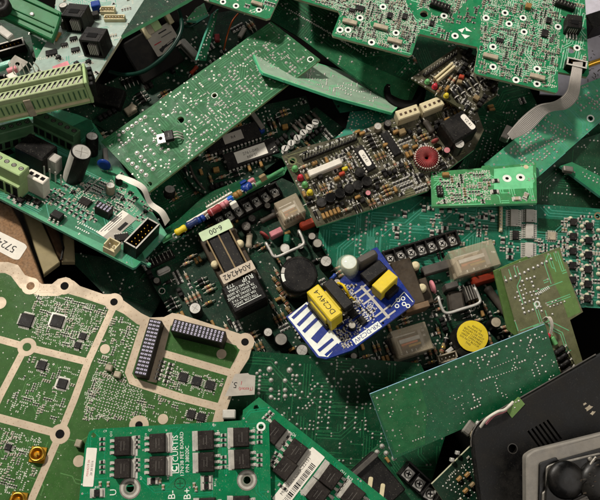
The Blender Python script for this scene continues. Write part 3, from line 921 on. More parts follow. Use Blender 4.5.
for path, w in strips:
    w *= .88
    P = [Vector(b.at(*p)) for p in path]; zz += .006
    L_ = []; R_ = []
    for i, p in enumerate(P):
        t = (P[min(i + 1, len(P) - 1)] - P[max(i - 1, 0)]).normalized(); nn = Vector((-t.y, t.x)) * w / 2
        L_.append(p + nn); R_.append(p - nn)
    n = len(P)
    b.mb.add([(p.x, p.y, zz) for p in L_] + [(p.x, p.y, zz) for p in R_], [(i, n + i, n + i + 1, i + 1) for i in range(n - 1)], 'ivory')
    for i in range(n - 1):
        d = P[i + 1] - P[i]; q = 0.0; k = 0; nn = Vector((-d.y, d.x)).normalized(); dl = d.length
        while q < dl - 1:
            c = P[i] + d * (q / dl) + nn * (w * .22 * (1 if k % 2 else -1)); b.mb.disc(c.x, c.y, zz + .07, .46, 'ivory_dot', 6); q += 3.6; k += 1
        q = 0
        while q < dl:
            c = P[i] + d * (q / dl); b.occ.append((c.x, c.y, w * .55)); q += 3
for px, py, r in ((105, 349, 5), (221.5, 354, 5), (79, 461, 5.5), (0, 303, 6.5), (163, 419, 5)):
    x, y = b.at(px, py); b.mb.disc(x, y, .2, r, 'ivory', 20); b.occ.append((x, y, r + 1))
x, y = b.at(30.6, 286); b.mb.disc(x, y, .3, 9.2, 'ivory', 24); b.mb.disc(x, y, .36, 4.2, 'fibre', 18); b.occ.append((x, y, 9.5))
for px, py, hr in ((114, 302, 3.8), (27, 347, 4.2), (60, 434, 4.3), (64.6, 286, 4.2), (245, 342, 3.8), (139, 425, 3.6)):
    x, y = b.at(px, py); b.mb.disc(x, y, .3, hr, 'mask_forest' if px == 27 else 'hole_black', 18); b.mb.ring(x, y, .24, 3.9 if px > 100 else 4.4, 9.4, 'ivory', 24)
sk = b.dir((148, 322), (132, 378))
def big_chip(px, py, s, frame=None, n=8, h=2.2, a=0):
    o = b.put('integrated_circuit', soic(s, s, h, n, 1.6, 'chip', s * .84 / n, True), px, py, h, a, r=s * .72)
    if frame:
        x, y = b.at(px, py); b.mb.rect(x, y, .14, s + 3.4, s + 3.4, frame, math.radians(a))
big_chip(26, 320, 13.5, n=9); big_chip(57, 321, 12.5, 'tin', 9); big_chip(82.5, 336, 7, n=5); big_chip(77.5, 345, 6.5, n=4); big_chip(41.5, 365, 9, n=5); big_chip(62, 383.5, 9.5, 'tin', 7)
big_chip(183, 377, 9, n=5); big_chip(196.5, 381, 9, n=5); big_chip(210, 385, 9, n=5); big_chip(8, 447, 6, n=4); big_chip(191, 414, 8, n=4); big_chip(201, 417, 8, n=4)
b.put('pin_socket', socket(15, 3, 3.75, 16, 'black', 'violet'), 148, 347, 16, sk, 'long dark three row socket between two ivory bands', r=8)
b.put('pin_socket', socket(14, 3, 3.7, 22, 'black', 'violet'), 198, 331, 22, 0, 'taller three row socket near the rounded corner of the board', r=8)
for t in range(8):
    x, y = b.at(148 - t * 2.1 + 4, 322 + t * 7); b.occ.append((x, y, 9))
for t in range(10):
    x, y = b.at(176 + t * 4.8, 333 + t * 1.6); b.occ.append((x, y, 9)); x, y = b.at(176 + t * 4.8, 344 + t * 1.4); b.occ.append((x, y, 6))
for px, py in ((36.5, 454), (17, 500)):
    b.put('coaxial_socket', gold_coax(), px, py, 6, 8, 'round gold antenna socket', r=8)
b.put('inductor', film(6.5, 6, 6, 'ceramic', .8, False), 108.5, 367, 6, 0, r=4); b.put('inductor', film(6.5, 6, 6, 'ceramic', .8, False), 117, 374, 6, 0, r=4)
b.put('inductor', film(6, 7, 7, 'ceramic', .8, False), 78, 443, 7, 0, r=4)
for c_ in range(2):
    for r_ in range(5):
        b.put('chip_capacitor', chip(5, 2.6, 2, 'chip_brown'), 162.5 + c_ * 8.5 - r_ * 1.3, 361.5 + c_ * 2.6 + r_ * 4.2, 2, 0, r=2.8)
# resistor rows beside the long socket
for r_ in range(2):
    for i in range(17):
        x, y = b.at(137.5 - i * 1.15 - r_ * 4.4, 327 + i * 3.1 - r_ * 1.2); b.mb.rect(x, y, .15, 2.1, 1.2, 'pad_white', 0); b.occ.append((x, y, 1.3))
q1 = [(35, 292), (110, 308), (88, 355), (30, 340)]; q2 = [(30, 355), (84, 368), (60, 425), (2, 412)]
q3 = [(100, 362), (140, 378), (150, 420), (84, 420), (84, 395)]; q4 = [(-8, 425), (50, 440), (30, 490), (-10, 500)]; q5 = [(112, 312), (140, 325), (122, 372), (95, 362)]; q6 = [(158, 360), (228, 382), (220, 403), (150, 383)]
q7 = [(150, 392), (218, 412), (210, 430), (140, 420)]
# the grid array beside the bands
for i in range(13):
    for j in range(11):
        px, py = 104 + i * 2.9 - j * .9, 380 + i * .75 + j * 2.9
        x, y = b.at(px, py)
        if b.free(x, y, .8): b.mb.dome(x, y, .12, .85, .5, 'solder', 6); b.occ.append((x, y, 1.0))
b.scatter(T_CHIPS, 120, q1, limit=45); b.scatter(T_CHIPS, 60, q2, limit=65); b.scatter(T_CHIPS, 70, q3, limit=80); b.scatter(T_CHIPS, 70, q4, limit=100); b.scatter(T_CHIPS, 40, q5); b.scatter(T_CHIPS, 22, q6); b.scatter(T_CHIPS, 20, q7)
for q, n in ((q1, 320), (q2, 130), (q3, 190), (q4, 190), (q5, 55), (q6, 50), (q7, 40)): pad_field(b, n, q, 'pad_white', L=(1.0, 1.9), Wd=(.7, 1.1), run=(1, 5))
for q in (q1, q2, q3, q4, q5, None): b.traces(12, .55, q, lens=(6, 24), bundle=(1, 3))
b.vias(420, None, (.45, .7), 'pad_white', True)
b.traces(16, .9, [(2, 425), (110, 435), (80, 500), (20, 500)], lens=(5, 14), bundle=(1, 1), via=False)
b.done()

# ================================================================ two boards with power transistors, bottom
LABELS_FET = ('bright green board with white lettering and square black transistors in paired columns', 'bright green board with a white barcode sticker lying slanted among black transistors')
def fet_pair(b, px, py, a, L=19.2, Wd=16, r=13):
    b.put('power_transistor', dpak(L, Wd, 7), px, py, 7.5, a + b.rnd.uniform(-1.6, 1.6), r=r)
def eye(b, px, py, r0, r1):
    x, y = b.at(px, py); b.mb.ring(x, y, .2, r0, r1, 'steel_dull', 26); b.mb.ring(x, y, .24, r0 + 1.2, r1 - 1.4, 'tin', 26); b.occ.append((x, y, r1 + 1))
b = Board('transistor_board', LABELS_FET[0], 'circuit board', ((88, 431, 108), (268, 421, 108), (80, 500, 104)),
          [(89, 432), (94, 429), (264, 419), (269, 422), (270, 460), (272, 560), (70, 560), (79, 500), (85, 445)], 'mask_curtis', 3.4,
          holes=[(93.5, 435, 2.8), (261, 426.5, 2.6, 'silk', 2), (130, 488, 4.0, 'steel_dull', 1.4), (247, 480, 3.6, 'steel_dull', 1.4)], group='boards with paired power transistors', edge='edge_mint', trace='trace_curtis', seed=7)
P_ = b
eye(b, 130, 488, 5.6, 10.5); eye(b, 247, 480, 5.2, 10)
for px, py in ((122, 446), (122, 468.5), (157, 443), (157, 466)): fet_pair(b, px, py, -90)
for px, py in ((205.5, 440), (206, 462), (241, 437), (242, 459), (241, 506), (207, 508)): fet_pair(b, px, py, 90)
for px in (137, 172):
    for k in range(6): pass
for px, py, a, big in ((153, 481, 0, 1), (206.5, 479, 0, 1), (206.5, 486.5, 0, 1), (97, 493, 0, 2)):
    b.put('chip_resistor', chip(9 if big == 1 else 11, 5.5 if big == 1 else 7, 2.2), px, py, 2, a, r=6)
for cx, cy in ((105.5, 444), (105.5, 467), (140.5, 442), (140.5, 465)):
    for dy in (-5, 0, 5): b.put('chip_resistor', chip(4.4, 2.5, 1.3), cx - 3.5, cy + dy, 1, 0, r=2.4)
for cx, cy in ((222.5, 440), (222.5, 462)):
    for dy in (-5, 0, 5): b.put('chip_resistor', chip(4.4, 2.5, 1.3), cx + 1, cy + dy, 1, 0, r=2.4)
for cx, cy in ((259, 437), (259, 460)):
    for dy in (-5, 0, 5): b.put('chip_resistor', chip(4.4, 2.5, 1.3), cx + .5, cy + dy, 1, 0, r=2.4)
for px, py in ((160, 481), (163, 487), (194, 485), (196, 489), (100, 484), (108, 484)):
    b.put('chip_capacitor', chip(4, 2.3, 1.8, 'tan'), px, py, 1, 90, r=2.6)
# lettering, turned to read from bottom to top
b.silk('CURTIS', 175.2, 448.6, 5.6, 90, sx=.98); b.silk('17N/38 FET BOARD', 181.8, 454, 3.6, 90, sx=.98); b.silk('P/N 38020C', 187.2, 459, 3.6, 90)
x, y = b.at(174.5, 468.3)
for q in range(4):
    a0 = q * math.pi / 2; b.mb.rect(x + math.cos(a0) * 4.2, y + math.sin(a0) * 4.2, .19, .8, 9.2, 'silk', a0)
for i in range(14):
    t = 2.47 + i * .34; b.mb.rect(x + math.cos(t) * 2.4, y + math.sin(t) * 2.4, .205 + i * .002, 1.5, 1.1, 'silk', t)
b.silk('U', 113, 492.5, 6.5, 90); b.silk('B-', 171.5, 495, 7, 90); b.silk('B+', 187, 494, 7, 90)
x, y = b.at(180, 483.2); b.mb.ring(x, y, .19, 4.9, 5.6, 'mask_dark', 24); b.mb.rect(x, y, .2, 6, .7, 'mask_dark'); b.mb.rect(x, y, .215, .7, 6, 'mask_dark')
for t, px, py in (('Q19', 146, 436), ('Q12', 111, 434), ('Q4', 218, 432), ('R48', 135, 456), ('R30', 229, 440), ('R31', 229, 447), ('R34', 168, 477), ('R7', 141, 478), ('C14', 253, 466), ('Q21', 254, 430), ('R11', 215, 484), ('R9', 104, 461)):
    b.silk(t, px, py, 2.1, 90)
for t, px, py in (('Q7', 150, 430), ('Q1', 214, 425), ('C9', 105, 431), ('R55', 97, 487)): b.silk(t, px, py, 2.1, 0)
b.traces(60, .8, None, lens=(8, 30), bundle=(1, 2)); b.vias(45, None, (.6, .9)); b.marks(14)
mb = MB(); x, y = b.at(90, 467); a = math.radians(b.dir((88, 486), (92, 448)))
L_ = 37; mb.frame(x, y, 0, math.degrees(a)); mb.prism(rounded([(-L_ / 2, -5.2), (L_ / 2, -5.2), (L_ / 2, 5.2), (-L_ / 2, 5.2)], 1.2), .22, .25, 'paper')
mb.text('M004219 06', -1, 1.8, 2.2, 0, .5, 'ink_red'); mb.text('28 38 0216', -1, -1.9, 2.2, 0, .5, 'ink')
b.part('sticker', mb, 'narrow white sticker with faint red printing'); b.done()

b = Board('transistor_board', LABELS_FET[1], 'circuit board', ((258, 399, 100), (385, 500, 100), (243, 410, 99)),
          [(259, 397), (395, 506), (420, 540), (330, 580), (262, 520), (240, 440), (243, 410)], 'mask_curtis', 3.4, holes=[(256, 407.5, 2.8)], group='boards with paired power transistors', edge='edge_mint', trace='trace_curtis', seed=8)
for px, py in ((274, 432), (295, 451), (285, 468)): fet_pair(b, px, py, -90, 20, 17)
for px, py in ((331, 477), (318, 494), (353, 496), (372, 515)): fet_pair(b, px, py, 90, 20, 17)
for i, (px, py) in enumerate(((281, 440), (284, 444), (288, 437), (275, 458), (273, 462), (277, 454), (346, 486), (343, 490), (349, 482), (268, 416), (265, 419), (271, 413), (285, 489), (281, 486))):
    b.put('chip_resistor', chip(5, 2.6, 1.4), px, py, 1, 0, r=2.6)
for t, px, py in (('Q18', 271, 413.5), ('R52', 289, 432), ('Q6', 294, 434.5), ('Q11', 343, 472), ('R19', 350, 478)): b.silk(t, px, py, 2.6, 0)
mb = MB(); x, y = b.at(300, 476); a = b.dir((282, 500), (316, 456)); mb.frame(x, y, 0, a)
mb.prism(rounded([(-33, -8), (29, -8), (29, 8), (-33, 8)], 1), .22, .25, 'paper'); mb.text('M00515M C0MC22151', -3, 3.6, 3.3, 0, .5, 'ink')
R = random.Random(5); q = -30
while q < 17:
    w = R.choice((.5, .5, .9, 1.4)); mb.rect(q + w / 2, -3.6, .5, w, 5.4, 'ink'); q += w + R.choice((.5, .8, 1.2))
b.part('sticker', mb, 'white sticker printed with a barcode'); 
b.traces(60, .8, None, lens=(8, 30), bundle=(1, 2)); b.vias(40, None, (.6, .9)); b.marks(14); b.done()

# ================================================================ dark board seen from its soldered side, bottom centre
b = Board('soldered_board', 'dark green board showing its soldered side below the blue power converter', 'circuit board', ((246, 352, 84), (400, 362, 74), (240, 440, 66)),
          [(246, 351.5), (250, 351), (420, 363), (450, 420), (420, 520), (300, 520), (225, 470), (228, 400)], 'mask_dark', 3, trace='mask_dark_hi', edge='edge_dark', seed=11)
N_ = b
for px, py in ((269.5, 369), (289.5, 370)): b.joint(*b.at(px, py), 2.5, 1.7); 
for x0, ys in ((271, (380, 389.5, 397)), (285, (380.5, 390, 396))):
    for yy in ys: b.joint(*b.at(x0, yy), 2.0, 1.5)
for x0 in (322, 332, 349, 359):
    for i in range(9): b.joint(*b.at(x0 - i * .55, 386.5 + i * 5.2), 1.15, .9)
for l in (((300, 365), (317, 363), (331.5, 364), (327, 379), (334, 378.5), (356.5, 380)), ((302, 392), (300, 398), (296, 380), (308, 397), (338, 383), (341, 379), (343.5, 372), (348, 371), (351, 369), (353, 367)), ((366, 366), (374, 374), (369, 390), (377, 398), (366, 404))):
    b.joints(l, 1.15, .9)
b.joint_field(95, [(300, 372), (400, 370), (425, 450), (380, 490), (300, 440)], (.7, 1.15)); b.joint_field(30, [(255, 360), (300, 365), (300, 430), (250, 410)], (.9, 1.5))
b.traces(170, 1.0, None, pitch=3.0, lens=(10, 45), bundle=(1, 4)); b.vias(60)
b.done()

# ================================================================ plain bottle green board, right of centre
b = Board('soldered_board', 'plain bottle green board with a pale blue edge beside the black case', 'circuit board', ((370, 395, 128), (545, 325, 128), (393, 458, 110)),
          [(370, 394), (545, 324), (564, 384), (394, 459)], 'mask_bottle', 3.2, edge='edge_blue', trace='mask_bottle', seed=13)
b.area_fill([(372.5, 397), (418, 378.5), (427, 409), (425, 444), (396, 455)], 'mask_plain', .07)  # hazy sheen on the left end, painted as a lighter patch
b.row((377, 398), (449, 369.5), 12, 1.1, .9); b.row((456, 367), (542, 332), 13, 1.1, .9)
b.row((492, 368), (517, 358), 10, .6, .5); b.row((493, 377), (520, 368), 11, .6, .5)
b.joint_field(70, [(470, 360), (545, 335), (560, 380), (470, 415)], (.7, 1.1), pitch=3.2); b.joint_field(24, [(376, 405), (470, 370), (480, 415), (398, 450)], (.5, .8))
b.row((531, 341), (546, 372), 6, 1.0, .8, jit=1); b.row((413, 441), (424, 437), 5, .7, .5)
b.traces(10, .8, [(376, 403), (420, 385), (420, 440), (400, 450)], lens=(10, 30), bundle=(1, 2)); b.vias(50, None, (.4, .7)); b.done()
# ================================================================ densely populated bright board, top right
b = Board('control_board', 'large bright green board packed with tiny parts, its near edge cut in steps', 'circuit board', ((332, 35, 138), (557, 93, 134), (338, 0, 138)),
          [(290, -3), (338, 11), (340, 14), (332, 34), (333, 36), (409, 56), (412, 54.5), (418, 35), (420, 34), (477, 47), (478, 50), (474, 72), (476, 74), (556, 93), (558, 91), (558, 72), (587, 77), (589, 74), (583, -40), (290, -60)],
          'mask_bright', 3.2, holes=[(424, 14, 4.2), (571, 50, 4.0)], edge='edge_pale', trace='trace_bright', seed=21)
C_ = b
rings = ((340, 30), (348, 30), (371.5, 42.5), (396, 33), (395.5, 46.5), (455, 36), (486, 18), (505, 13), (509, 24), (523, 18), (524, 32), (493, 47), (493, 67), (516, 80), (537, 69), (537, 84), (558, 27), (577, 48), (444, 16), (360, 18), (383, 7))
for px, py in rings:
    x, y = b.at(px, py); b.mb.ring(x, y, .2, 1.7, 3.7, 'silk', 16); b.mb.disc(x, y, .2, 1.7, 'hole_black', 12); b.occ.append((x, y, 4))
for px, py in ((350, 21), (395, 40), (491, 55.5), (538, 76), (381, 26)): b.put('chip_network', film(15, 5, 4, 'ceramic', .5, False), px, py, 4, 0, r=4.5); [b.occ.append((*b.at(px + d, py + d * .25), 4)) for d in (-6, 6)]
for a, c, d in (((458, 30), (465, 28), (462, 33)), ((461, 34), (470, 36), (465, 39)), ((465, 27), (472, 32), (466, 31))):
    b.mb.poly(b.pts((a, c, d)), .2 + a[0] * .0002, 'silk')
b.occ.append((*b.at(465, 32), 9))
b.put('pin_connector', pins(6, 2, 3.4, 9, 'black', 6), 441, 3, 8, -6, r=10); b.put('pin_connector', pins(6, 2, 3.4, 9, 'black', 6), 567, 2, 8, -6, r=10)
b.put('shielded_jack', jack(15, 15, 13), 575, 21, 13, 8, 'pale jack with silver fingers', r=11)
for i in range(4): b.put('spring_finger', film(1.6, 8, 2, 'steel', .3, False), 571 + i * 3.2, 27.5 + i * .4, 14, 12)
b.put('ribbon_socket', box_header(4, 3, 9, 9), 577, 63, 9, 2, r=8)
b.put('film_capacitor', film(6, 6, 5, 'amber', .6, False), 529, 5, 5, 0, r=4)
for px, py, s in ((360, 8, 9), (405, 16, 7), (432, 23, 6), (545, 33, 9), (549, 20, 7), (500, 40, 7), (390, 15, 7), (352, 10, 6)):
    b.put('integrated_circuit', soic(s, s * .7, 2.4, 4, 1.8), px, py, 2, b.rnd.choice((0, 90)), r=s * .6)
left = [(300, -5), (400, -10), (420, 30), (408, 52), (335, 34), (342, 12)]; mid = [(415, -12), (480, -12), (450, 18), (420, 30)]; right = [(482, -5), (562, 0), (556, 90), (478, 72), (480, 40)]
far = [(562, 0), (583, 0), (586, 72), (560, 70)]
b.scatter(F_CHIPS, 230, left, limit=45, run=(1, 5)); b.scatter(F_CHIPS, 260, right, limit=85, run=(1, 5)); b.scatter(F_CHIPS, 90, mid, limit=100, run=(1, 5)); b.scatter(F_CHIPS, 26, [(440, 12), (482, 6), (476, 26), (446, 22)]); b.scatter(F_CHIPS, 14, [(420, 22), (440, 26), (470, 46), (424, 36)]); b.scatter(R_CHIPS, 6, far)
for q, n in ((left, 1000), (right, 1000), (mid, 300), (far, 30)): pad_field(b, n, q, L=(.9, 2.2), Wd=(.6, 1.0))
b.traces(60, .8, right, lens=(5, 20), bundle=(1, 5)); b.traces(40, .8, left, lens=(5, 20), bundle=(1, 5)); b.traces(30, .8, far, lens=(10, 40), bundle=(2, 5)); b.traces(30, .8, None, lens=(8, 30))
b.vias(260, None, (.6, 1.0)); b.done()

b = Board('control_board', 'bright green corner of a board with white printing poking in at the top edge', 'circuit board', ((205, 0, 132), (268, 19, 130), (215, -40, 132)),
          [(190, -10), (207, 0.5), (266, 19), (270, 18), (283, -10), (290, -60), (190, -60)], 'mask_bright', 3.2, edge='edge_pale', trace='trace_bright', seed=22)
for px, py in ((259, 10), (223, 2), (236, 6)):
    x, y = b.at(px, py); b.mb.ring(x, y, .2, 1.5, 3.2, 'silk', 16); b.mb.disc(x, y, .2, 1.5, 'hole_black', 12); b.occ.append((x, y, 3.4))
b.put('chip_network', film(12, 4, 3.5, 'ceramic', .5, False), 257, 3, 3, 0, r=6)
b.scatter(R_CHIPS, 22, None); pad_field(b, 130, None, L=(1.2, 2.6)); b.traces(40, .8, None, lens=(5, 20)); b.vias(40); b.done()

# ================================================================ long dark board under it
b = Board('soldered_board', 'long dark green board lying slanted under the bright stepped board', 'circuit board', ((290, 20, 96), (398, 105, 80), (330, 0, 104)),
          [(262, 15), (300, 38), (395, 108), (412, 100), (425, 72), (380, 30), (300, -20), (255, -20)], 'mask_dark', 3, edge='mask_dark_hi', trace='mask_dark_hi', seed=23)
b.area_fill([(302, 39), (322, 44), (412, 84), (408, 100), (396, 106)], 'mask_dark_hi', .07)
for i in range(7): b.row((282 + i * 9, 6 + i * 5), (318 + i * 8, 26 + i * 5), 11, .7, .5, jit=.3)
b.joint_field(60, [(270, 5), (330, 10), (400, 60), (340, 50)], (.6, .9), pitch=3.4); b.joints(((377, 69), (389, 87), (352, 62)), 1, .8)
b.traces(50, .8, None, lens=(15, 60), bundle=(2, 6)); b.done()

# ================================================================ narrow board standing tilted, grey sheen put into its colour
b = Board('narrow_board', 'narrow translucent mint green board tilted over the gap, catching a grey sheen', 'circuit board', ((262, 72, 118), (392, 112, 92), (249, 46, 96)),
          [(249, 45), (252, 44.5), (300, 58), (340, 70), (366, 82), (398, 107), (392, 113), (330, 96), (263, 73), (260, 70)], 'mask_grey_sheen', 2.6, edge='edge_mint', trace='mask_mint_hi', seed=25)
P = b.poly; I = inset(P, 1.6); n = len(P)
b.mb.add([(x, y, .16) for x, y in P] + [(x, y, .16) for x, y in I], [(i, (i + 1) % n, n + (i + 1) % n, n + i) for i in range(n)], 'mask_mint_hi')
b.joint_field(85, [(300, 66), (362, 84), (388, 106), (330, 92), (305, 80)], (.6, 1.0), pitch=3.0); b.joint_field(16, [(258, 52), (300, 64), (300, 80), (264, 68)], (.5, .8))
b.traces(40, .8, None, lens=(8, 30), bundle=(1, 4)); b.done()

# ================================================================ green board, soldered side, with a transistor
b = Board('soldered_board', 'long dull green board, soldered side up, with one metal tab transistor lying on it', 'circuit board', ((148, 192, 96), (320, 60, 108), (101, 142, 92)),
          [(101, 141.5), (271, 21.5), (320, 59.5), (149, 192)], 'mask_plain', 3.2, holes=[(180.5, 120, 3.8, 'mask_plain_hi', 2.2), (164, 132, 3.4), (214.5, 95.5, 2.6, 'silk', .8), (310.5, 59.5, 2.4, 'silk', 1.2), (149.5, 184, 2.6)],
          edge='board_edge', trace='mask_plain_hi', seed=27)
B_ = b
for s in ((119, 135, 145, 117, 7, 1.9), (128, 160, 146, 175, 5, 2.0), (137, 153, 153, 169, 5, 2.0), (145, 147, 162, 148, 2, 1.3)): b.row((s[0], s[1]), (s[2], s[3]), s[4], s[5], 1.5)
for i in range(3): b.row((147 + i * 7, 146 - i * 5), (154 + i * 7, 154 - i * 5), 3, 1.4, 1.1)
b.put('power_transistor', to220(), 174, 134, 9, b.dir((176, 148), (171.5, 125)), 'metal tab transistor lying flat', r=9)
b.occ.append((*b.at(172, 126), 6)); b.occ.append((*b.at(176, 144), 6))
pB = [(150, 178), (300, 70), (270, 28), (150, 115)]
b.joint_field(130, [(168, 110), (270, 30), (312, 60), (190, 160)], (.8, 1.4), pitch=3.6); b.joint_field(20, [(112, 142), (170, 110), (180, 160), (150, 182)], (.9, 1.6))
pad_field(b, 110, [(168, 115), (268, 40), (300, 62), (180, 155)], 'solder_rim', L=(2, 4.5), Wd=(.9, 1.4), run=(2, 5))
b.traces(240, 1.0, None, pitch=2.6, lens=(8, 45), bundle=(1, 5)); b.vias(120)
# the two bright tracks along the lower edge
for k in (0, 1):
    (x0, y0), (x1, y1) = b.at(158, 183 - k * 5), b.at(316, 63 - k * 4); b.mb.rect((x0 + x1) / 2, (y0 + y1) / 2, .2 + k * .01, math.hypot(x1 - x0, y1 - y0), 1.1, 'mask_plain_hi', math.atan2(y1 - y0, x1 - x0))
b.done()

# ================================================================ board with jacks and a long terminal block, top left
b = Board('interface_board', 'pale grey green board at the top left with black modular jacks and long terminal block', 'circuit board', ((0, 119, 128), (81, 101, 128), (143, 0, 84)),
          [(-50, 130), (0, 119), (79, 102), (82, 100), (145, 0), (165, -35), (60, -35), (52, 32), (28, 74), (-30, 95)], 'mask_pale_sheen', 3.4, edge='edge_pale', trace='mask_aqua_hi', seed=31)
A_ = b
mb = MB(); mb.box(0, 0, 0, 136, 30, 20, 'term_green', .6); mb.box(0, -15.4, 3, 136, .8, 3, 'cream'); mb.box(10, -15.5, 0, 7, 1.4, 21, 'ceramic', .4)
for i in range(27): mb.box(-67 + i * 5.1, -15.3, 8, 1.0, .7, 10, 'term_green_dark')
o = b.put('terminal_block', mb.mesh('terminal_block'), 16, 93, 20, 0, 'long pale green terminal block', r=13)
obj('terminal_tier', slot_tier(26, 5.2, 13, 5, 'term_pale'), o, (0, -7.2, 20.05)); obj('terminal_tier', slot_tier(26, 5.2, 13, 9, 'term_pale'), o, (0, 7.2, 20.05))
mb = MB(); mb.box(69.6, 0, 0, 3, 31, 26, 'term_green', .5)
for i in range(4): mb.box(73, -6 + i * 8, 2, 5, 5, 15, 'black', .6)
obj('end_plate', mb.mesh('end_plate'), o)
for d in range(-60, 70, 9): b.occ.append((*b.at(22 + d * .8, 98 - d * .17), 14))
ja = b.dir((78, 55), (100, 63), 14)
b.put('modular_jack', jack(24, 22, 22), 93, 34, 22, -28, 'black modular jack nearer the terminal block', r=16)
b.put('modular_jack', jack(24, 22, 22), 75, 10, 22, -28, 'black modular jack at the top beside the tall yellow part', r=16)
b.put('trimmer', film(10, 10, 10, 'blue', .8), 95, 3, 10, 0, r=7); b.put('trimmer', film(9, 8, 7, 'black', .5), 94, 13, 7, 0, r=5)
b.put('white_connector', crimp(4, 3.4, 7, 7, 'cream'), 107, 8, 7, -20, r=7); b.put('white_connector', crimp(6, 3.4, 6, 6, 'cream'), 114, 16, 6, -20, r=9)
b.put('electrolytic_capacitor', can(3.8, 10, 'grey', 'grey_light', None), 62, 20, 10, 0, r=5); b.put('electrolytic_capacitor', can(5, 8, 'grey', 'grey_light', None), 63, 5, 8, 0, r=6)
b.put('diode', axial(13, 2.4, 'amber', ('tan',)), 57, 36, 4, b.dir((50, 46), (62, 28)), 'upright yellow brown part', r=6)
for px, py, s in ((51, 52, 12), (75, 49, 9), (64, 44, 7), (73, 38, 8)): b.put('integrated_circuit', soic(s, s * .75, 2.6, 4, 1.8), px, py, 2.5, 0, r=s * .65)
for px, py in ((82, 73), (88, 60), (76, 62), (83, 67), (58, 56)): b.put('small_transistor', soic(5, 4, 4, 2, 2), px, py, 4, 30, r=4)
x, y = b.at(61, 66); b.mb.rect(x, y, .22, 17, 8, 'pink', math.radians(14)); b.occ.append((x, y, 9))
b.scatter(R_CHIPS, 70, None, angs=(0, 90, 28)); pad_field(b, 220, None); b.traces(60, .8, None); b.vias(60); b.done()

# ================================================================ board with terminals and capacitors, left
b = Board('control_board', 'teal board at the left with green terminals, tall black capacitor and box header', 'circuit board', ((0, 199, 112), (134, 268, 108), (84, 130, 64)),
          [(-40, 178), (0, 198.5), (133, 268), (136, 267), (167, 234), (125, 170), (90, 118), (40, 104), (-40, 104)], 'mask_lagoon', 3.2, edge='mask_aqua_hi', trace='mask_aqua_hi', holes=[(149, 264, 2.0)], seed=33)
L_b = b
b.put('terminal_block', term_body(6, 8.4, 19, 33, 'term_green'), 2, 163, 30, 0, 'pale green terminal block at the photo edge', r=22)
b.put('terminal_block', term_body(6, 8.6, 15, 22, 'term_green_dark'), 56, 126, 18, 0, 'shaded green terminal block behind the capacitor', r=20)
b.put('terminal_block', term_body(5, 8.6, 15, 22, 'term_green_dark'), 12, 130, 18, 60, 'shaded green terminal block in the far corner', r=18)
b.put('relay', film(34, 26, 24, 'black', 1.5), 36, 146, 24, 0, 'large plain black relay', r=20); b.put('jumper_block', film(12, 7, 12, 'blue_bright', .6), 3, 147, 34, 0)
o = b.put('white_connector', film(22, 11, 23, 'white', .8), 37, 176, 23, 0, 'white three way connector', r=13)
for i in range(3): obj('wire_opening', film(4.2, 4.2, 1.6, 'hole_black', .2, False), o, ((i - 1) * 6.6, 0, 21.8))
o = b.put('electrolytic_capacitor', can(10.5, 46, 'black', 'alu', 'grey_light'), 72, 146, 46, 0, 'tall black capacitor with a bare top', r=11); o.rotation_euler = (0, math.radians(14), 0)
b.put('electrolytic_capacitor', can(6.6, 26, 'black', 'alu', None), 92, 136, 26, 0, 'shorter capacitor behind the tall one', r=7)
b.put('electrolytic_capacitor', can(4.5, 12, 'ceramic', 'alu', None), 110.5, 185, 12, 0, r=5); b.put('electrolytic_capacitor', can(6, 10, 'black', 'alu', None), 169.5, 193, 4, 0, r=6)
b.put('electrolytic_capacitor', can(4, 10, 'black', 'alu', None), 119, 177, 10, 0, r=5)
b.put('disc_capacitor', disc_cap(7.5, 3, 'blue'), 104, 165, 9, 15, r=6)
b.put('power_resistor', film(26, 5, 7, 'grey_light', .8), 106, 150, 16, -52, r=5)
o = b.put('white_connector', film(12, 11, 20, 'grey_light', .8), 54, 157, 20, 0, 'pale upright connector with bare pins', r=8)
for i in range(4): b.put('contact_pin', film(1.3, 1.3, 16, 'tin', .2, False), 44 + i * 5.6, 166 + i * 3, 16, 0)
o = b.put('box_header', box_header(6, 5.3, 15, 16), 142, 233, 16, b.dir((131, 248), (155, 223), 16), 'black box header with gold pins', r=14)
for k in (-10, 10): b.occ.append((*b.at(143 + k, 240 - k), 10))
o = b.put('crimp_connector', crimp(2, 5, 12, 11), 112, 244, 10, 0, 'cream two pin connector', r=8)
b.put('pin_socket', socket(4, 2, 3.8, 11), 104, 207, 11, 0, 'short black socket', r=9); b.put('slide_switch', soic(11, 9, 7, 3, 2.4, 'black'), 57, 214, 7, 0, r=8)
b.put('integrated_circuit', soic(12, 9, 2.6, 5), 85, 201.5, 2, 0, r=8); b.put('integrated_circuit', soic(14, 9, 2.6, 6), 122, 237, 2.4, 45, r=8)
for px, py in ((20, 205), (37, 207), (14, 200), (28, 203)): b.put('push_button', soic(7, 6.5, 4, 2, 2, 'black'), px, py - 6, 4, 0, r=6)
for i in range(9):
    for j in range(2): b.put('chip_resistor', chip(4.6, 2.5, 1.4, 'chip', 'solder'), 50 + i * 4.6 - j * 2.4, 191 + i * 2.9 + j * 6, 1, 90, r=2.6)
mb = MB(); x, y = b.at(117, 226); mb.frame(x, y, 0, b.dir((103, 238), (130, 214))); mb.prism([(-20, -9), (20, -9), (20, 9), (-20, 9)], .24, .3, 'paper_grey'); mb.prism([(-20, 1), (20, 1), (20, 9), (-20, 9)], .55, .12, 'paper')
for i in range(3): mb.rect(0, 7 - i * 2.2, .75, 33 - i * 6, .6, 'ink')
mb.rect(3, -5, .6, 13, 4, 'ink')
b.part('sticker', mb, 'white and grey printed sticker'); b.occ += [(x, y, 13), (*b.at(108, 233), 9), (*b.at(126, 219), 9)]
R = random.Random(9)
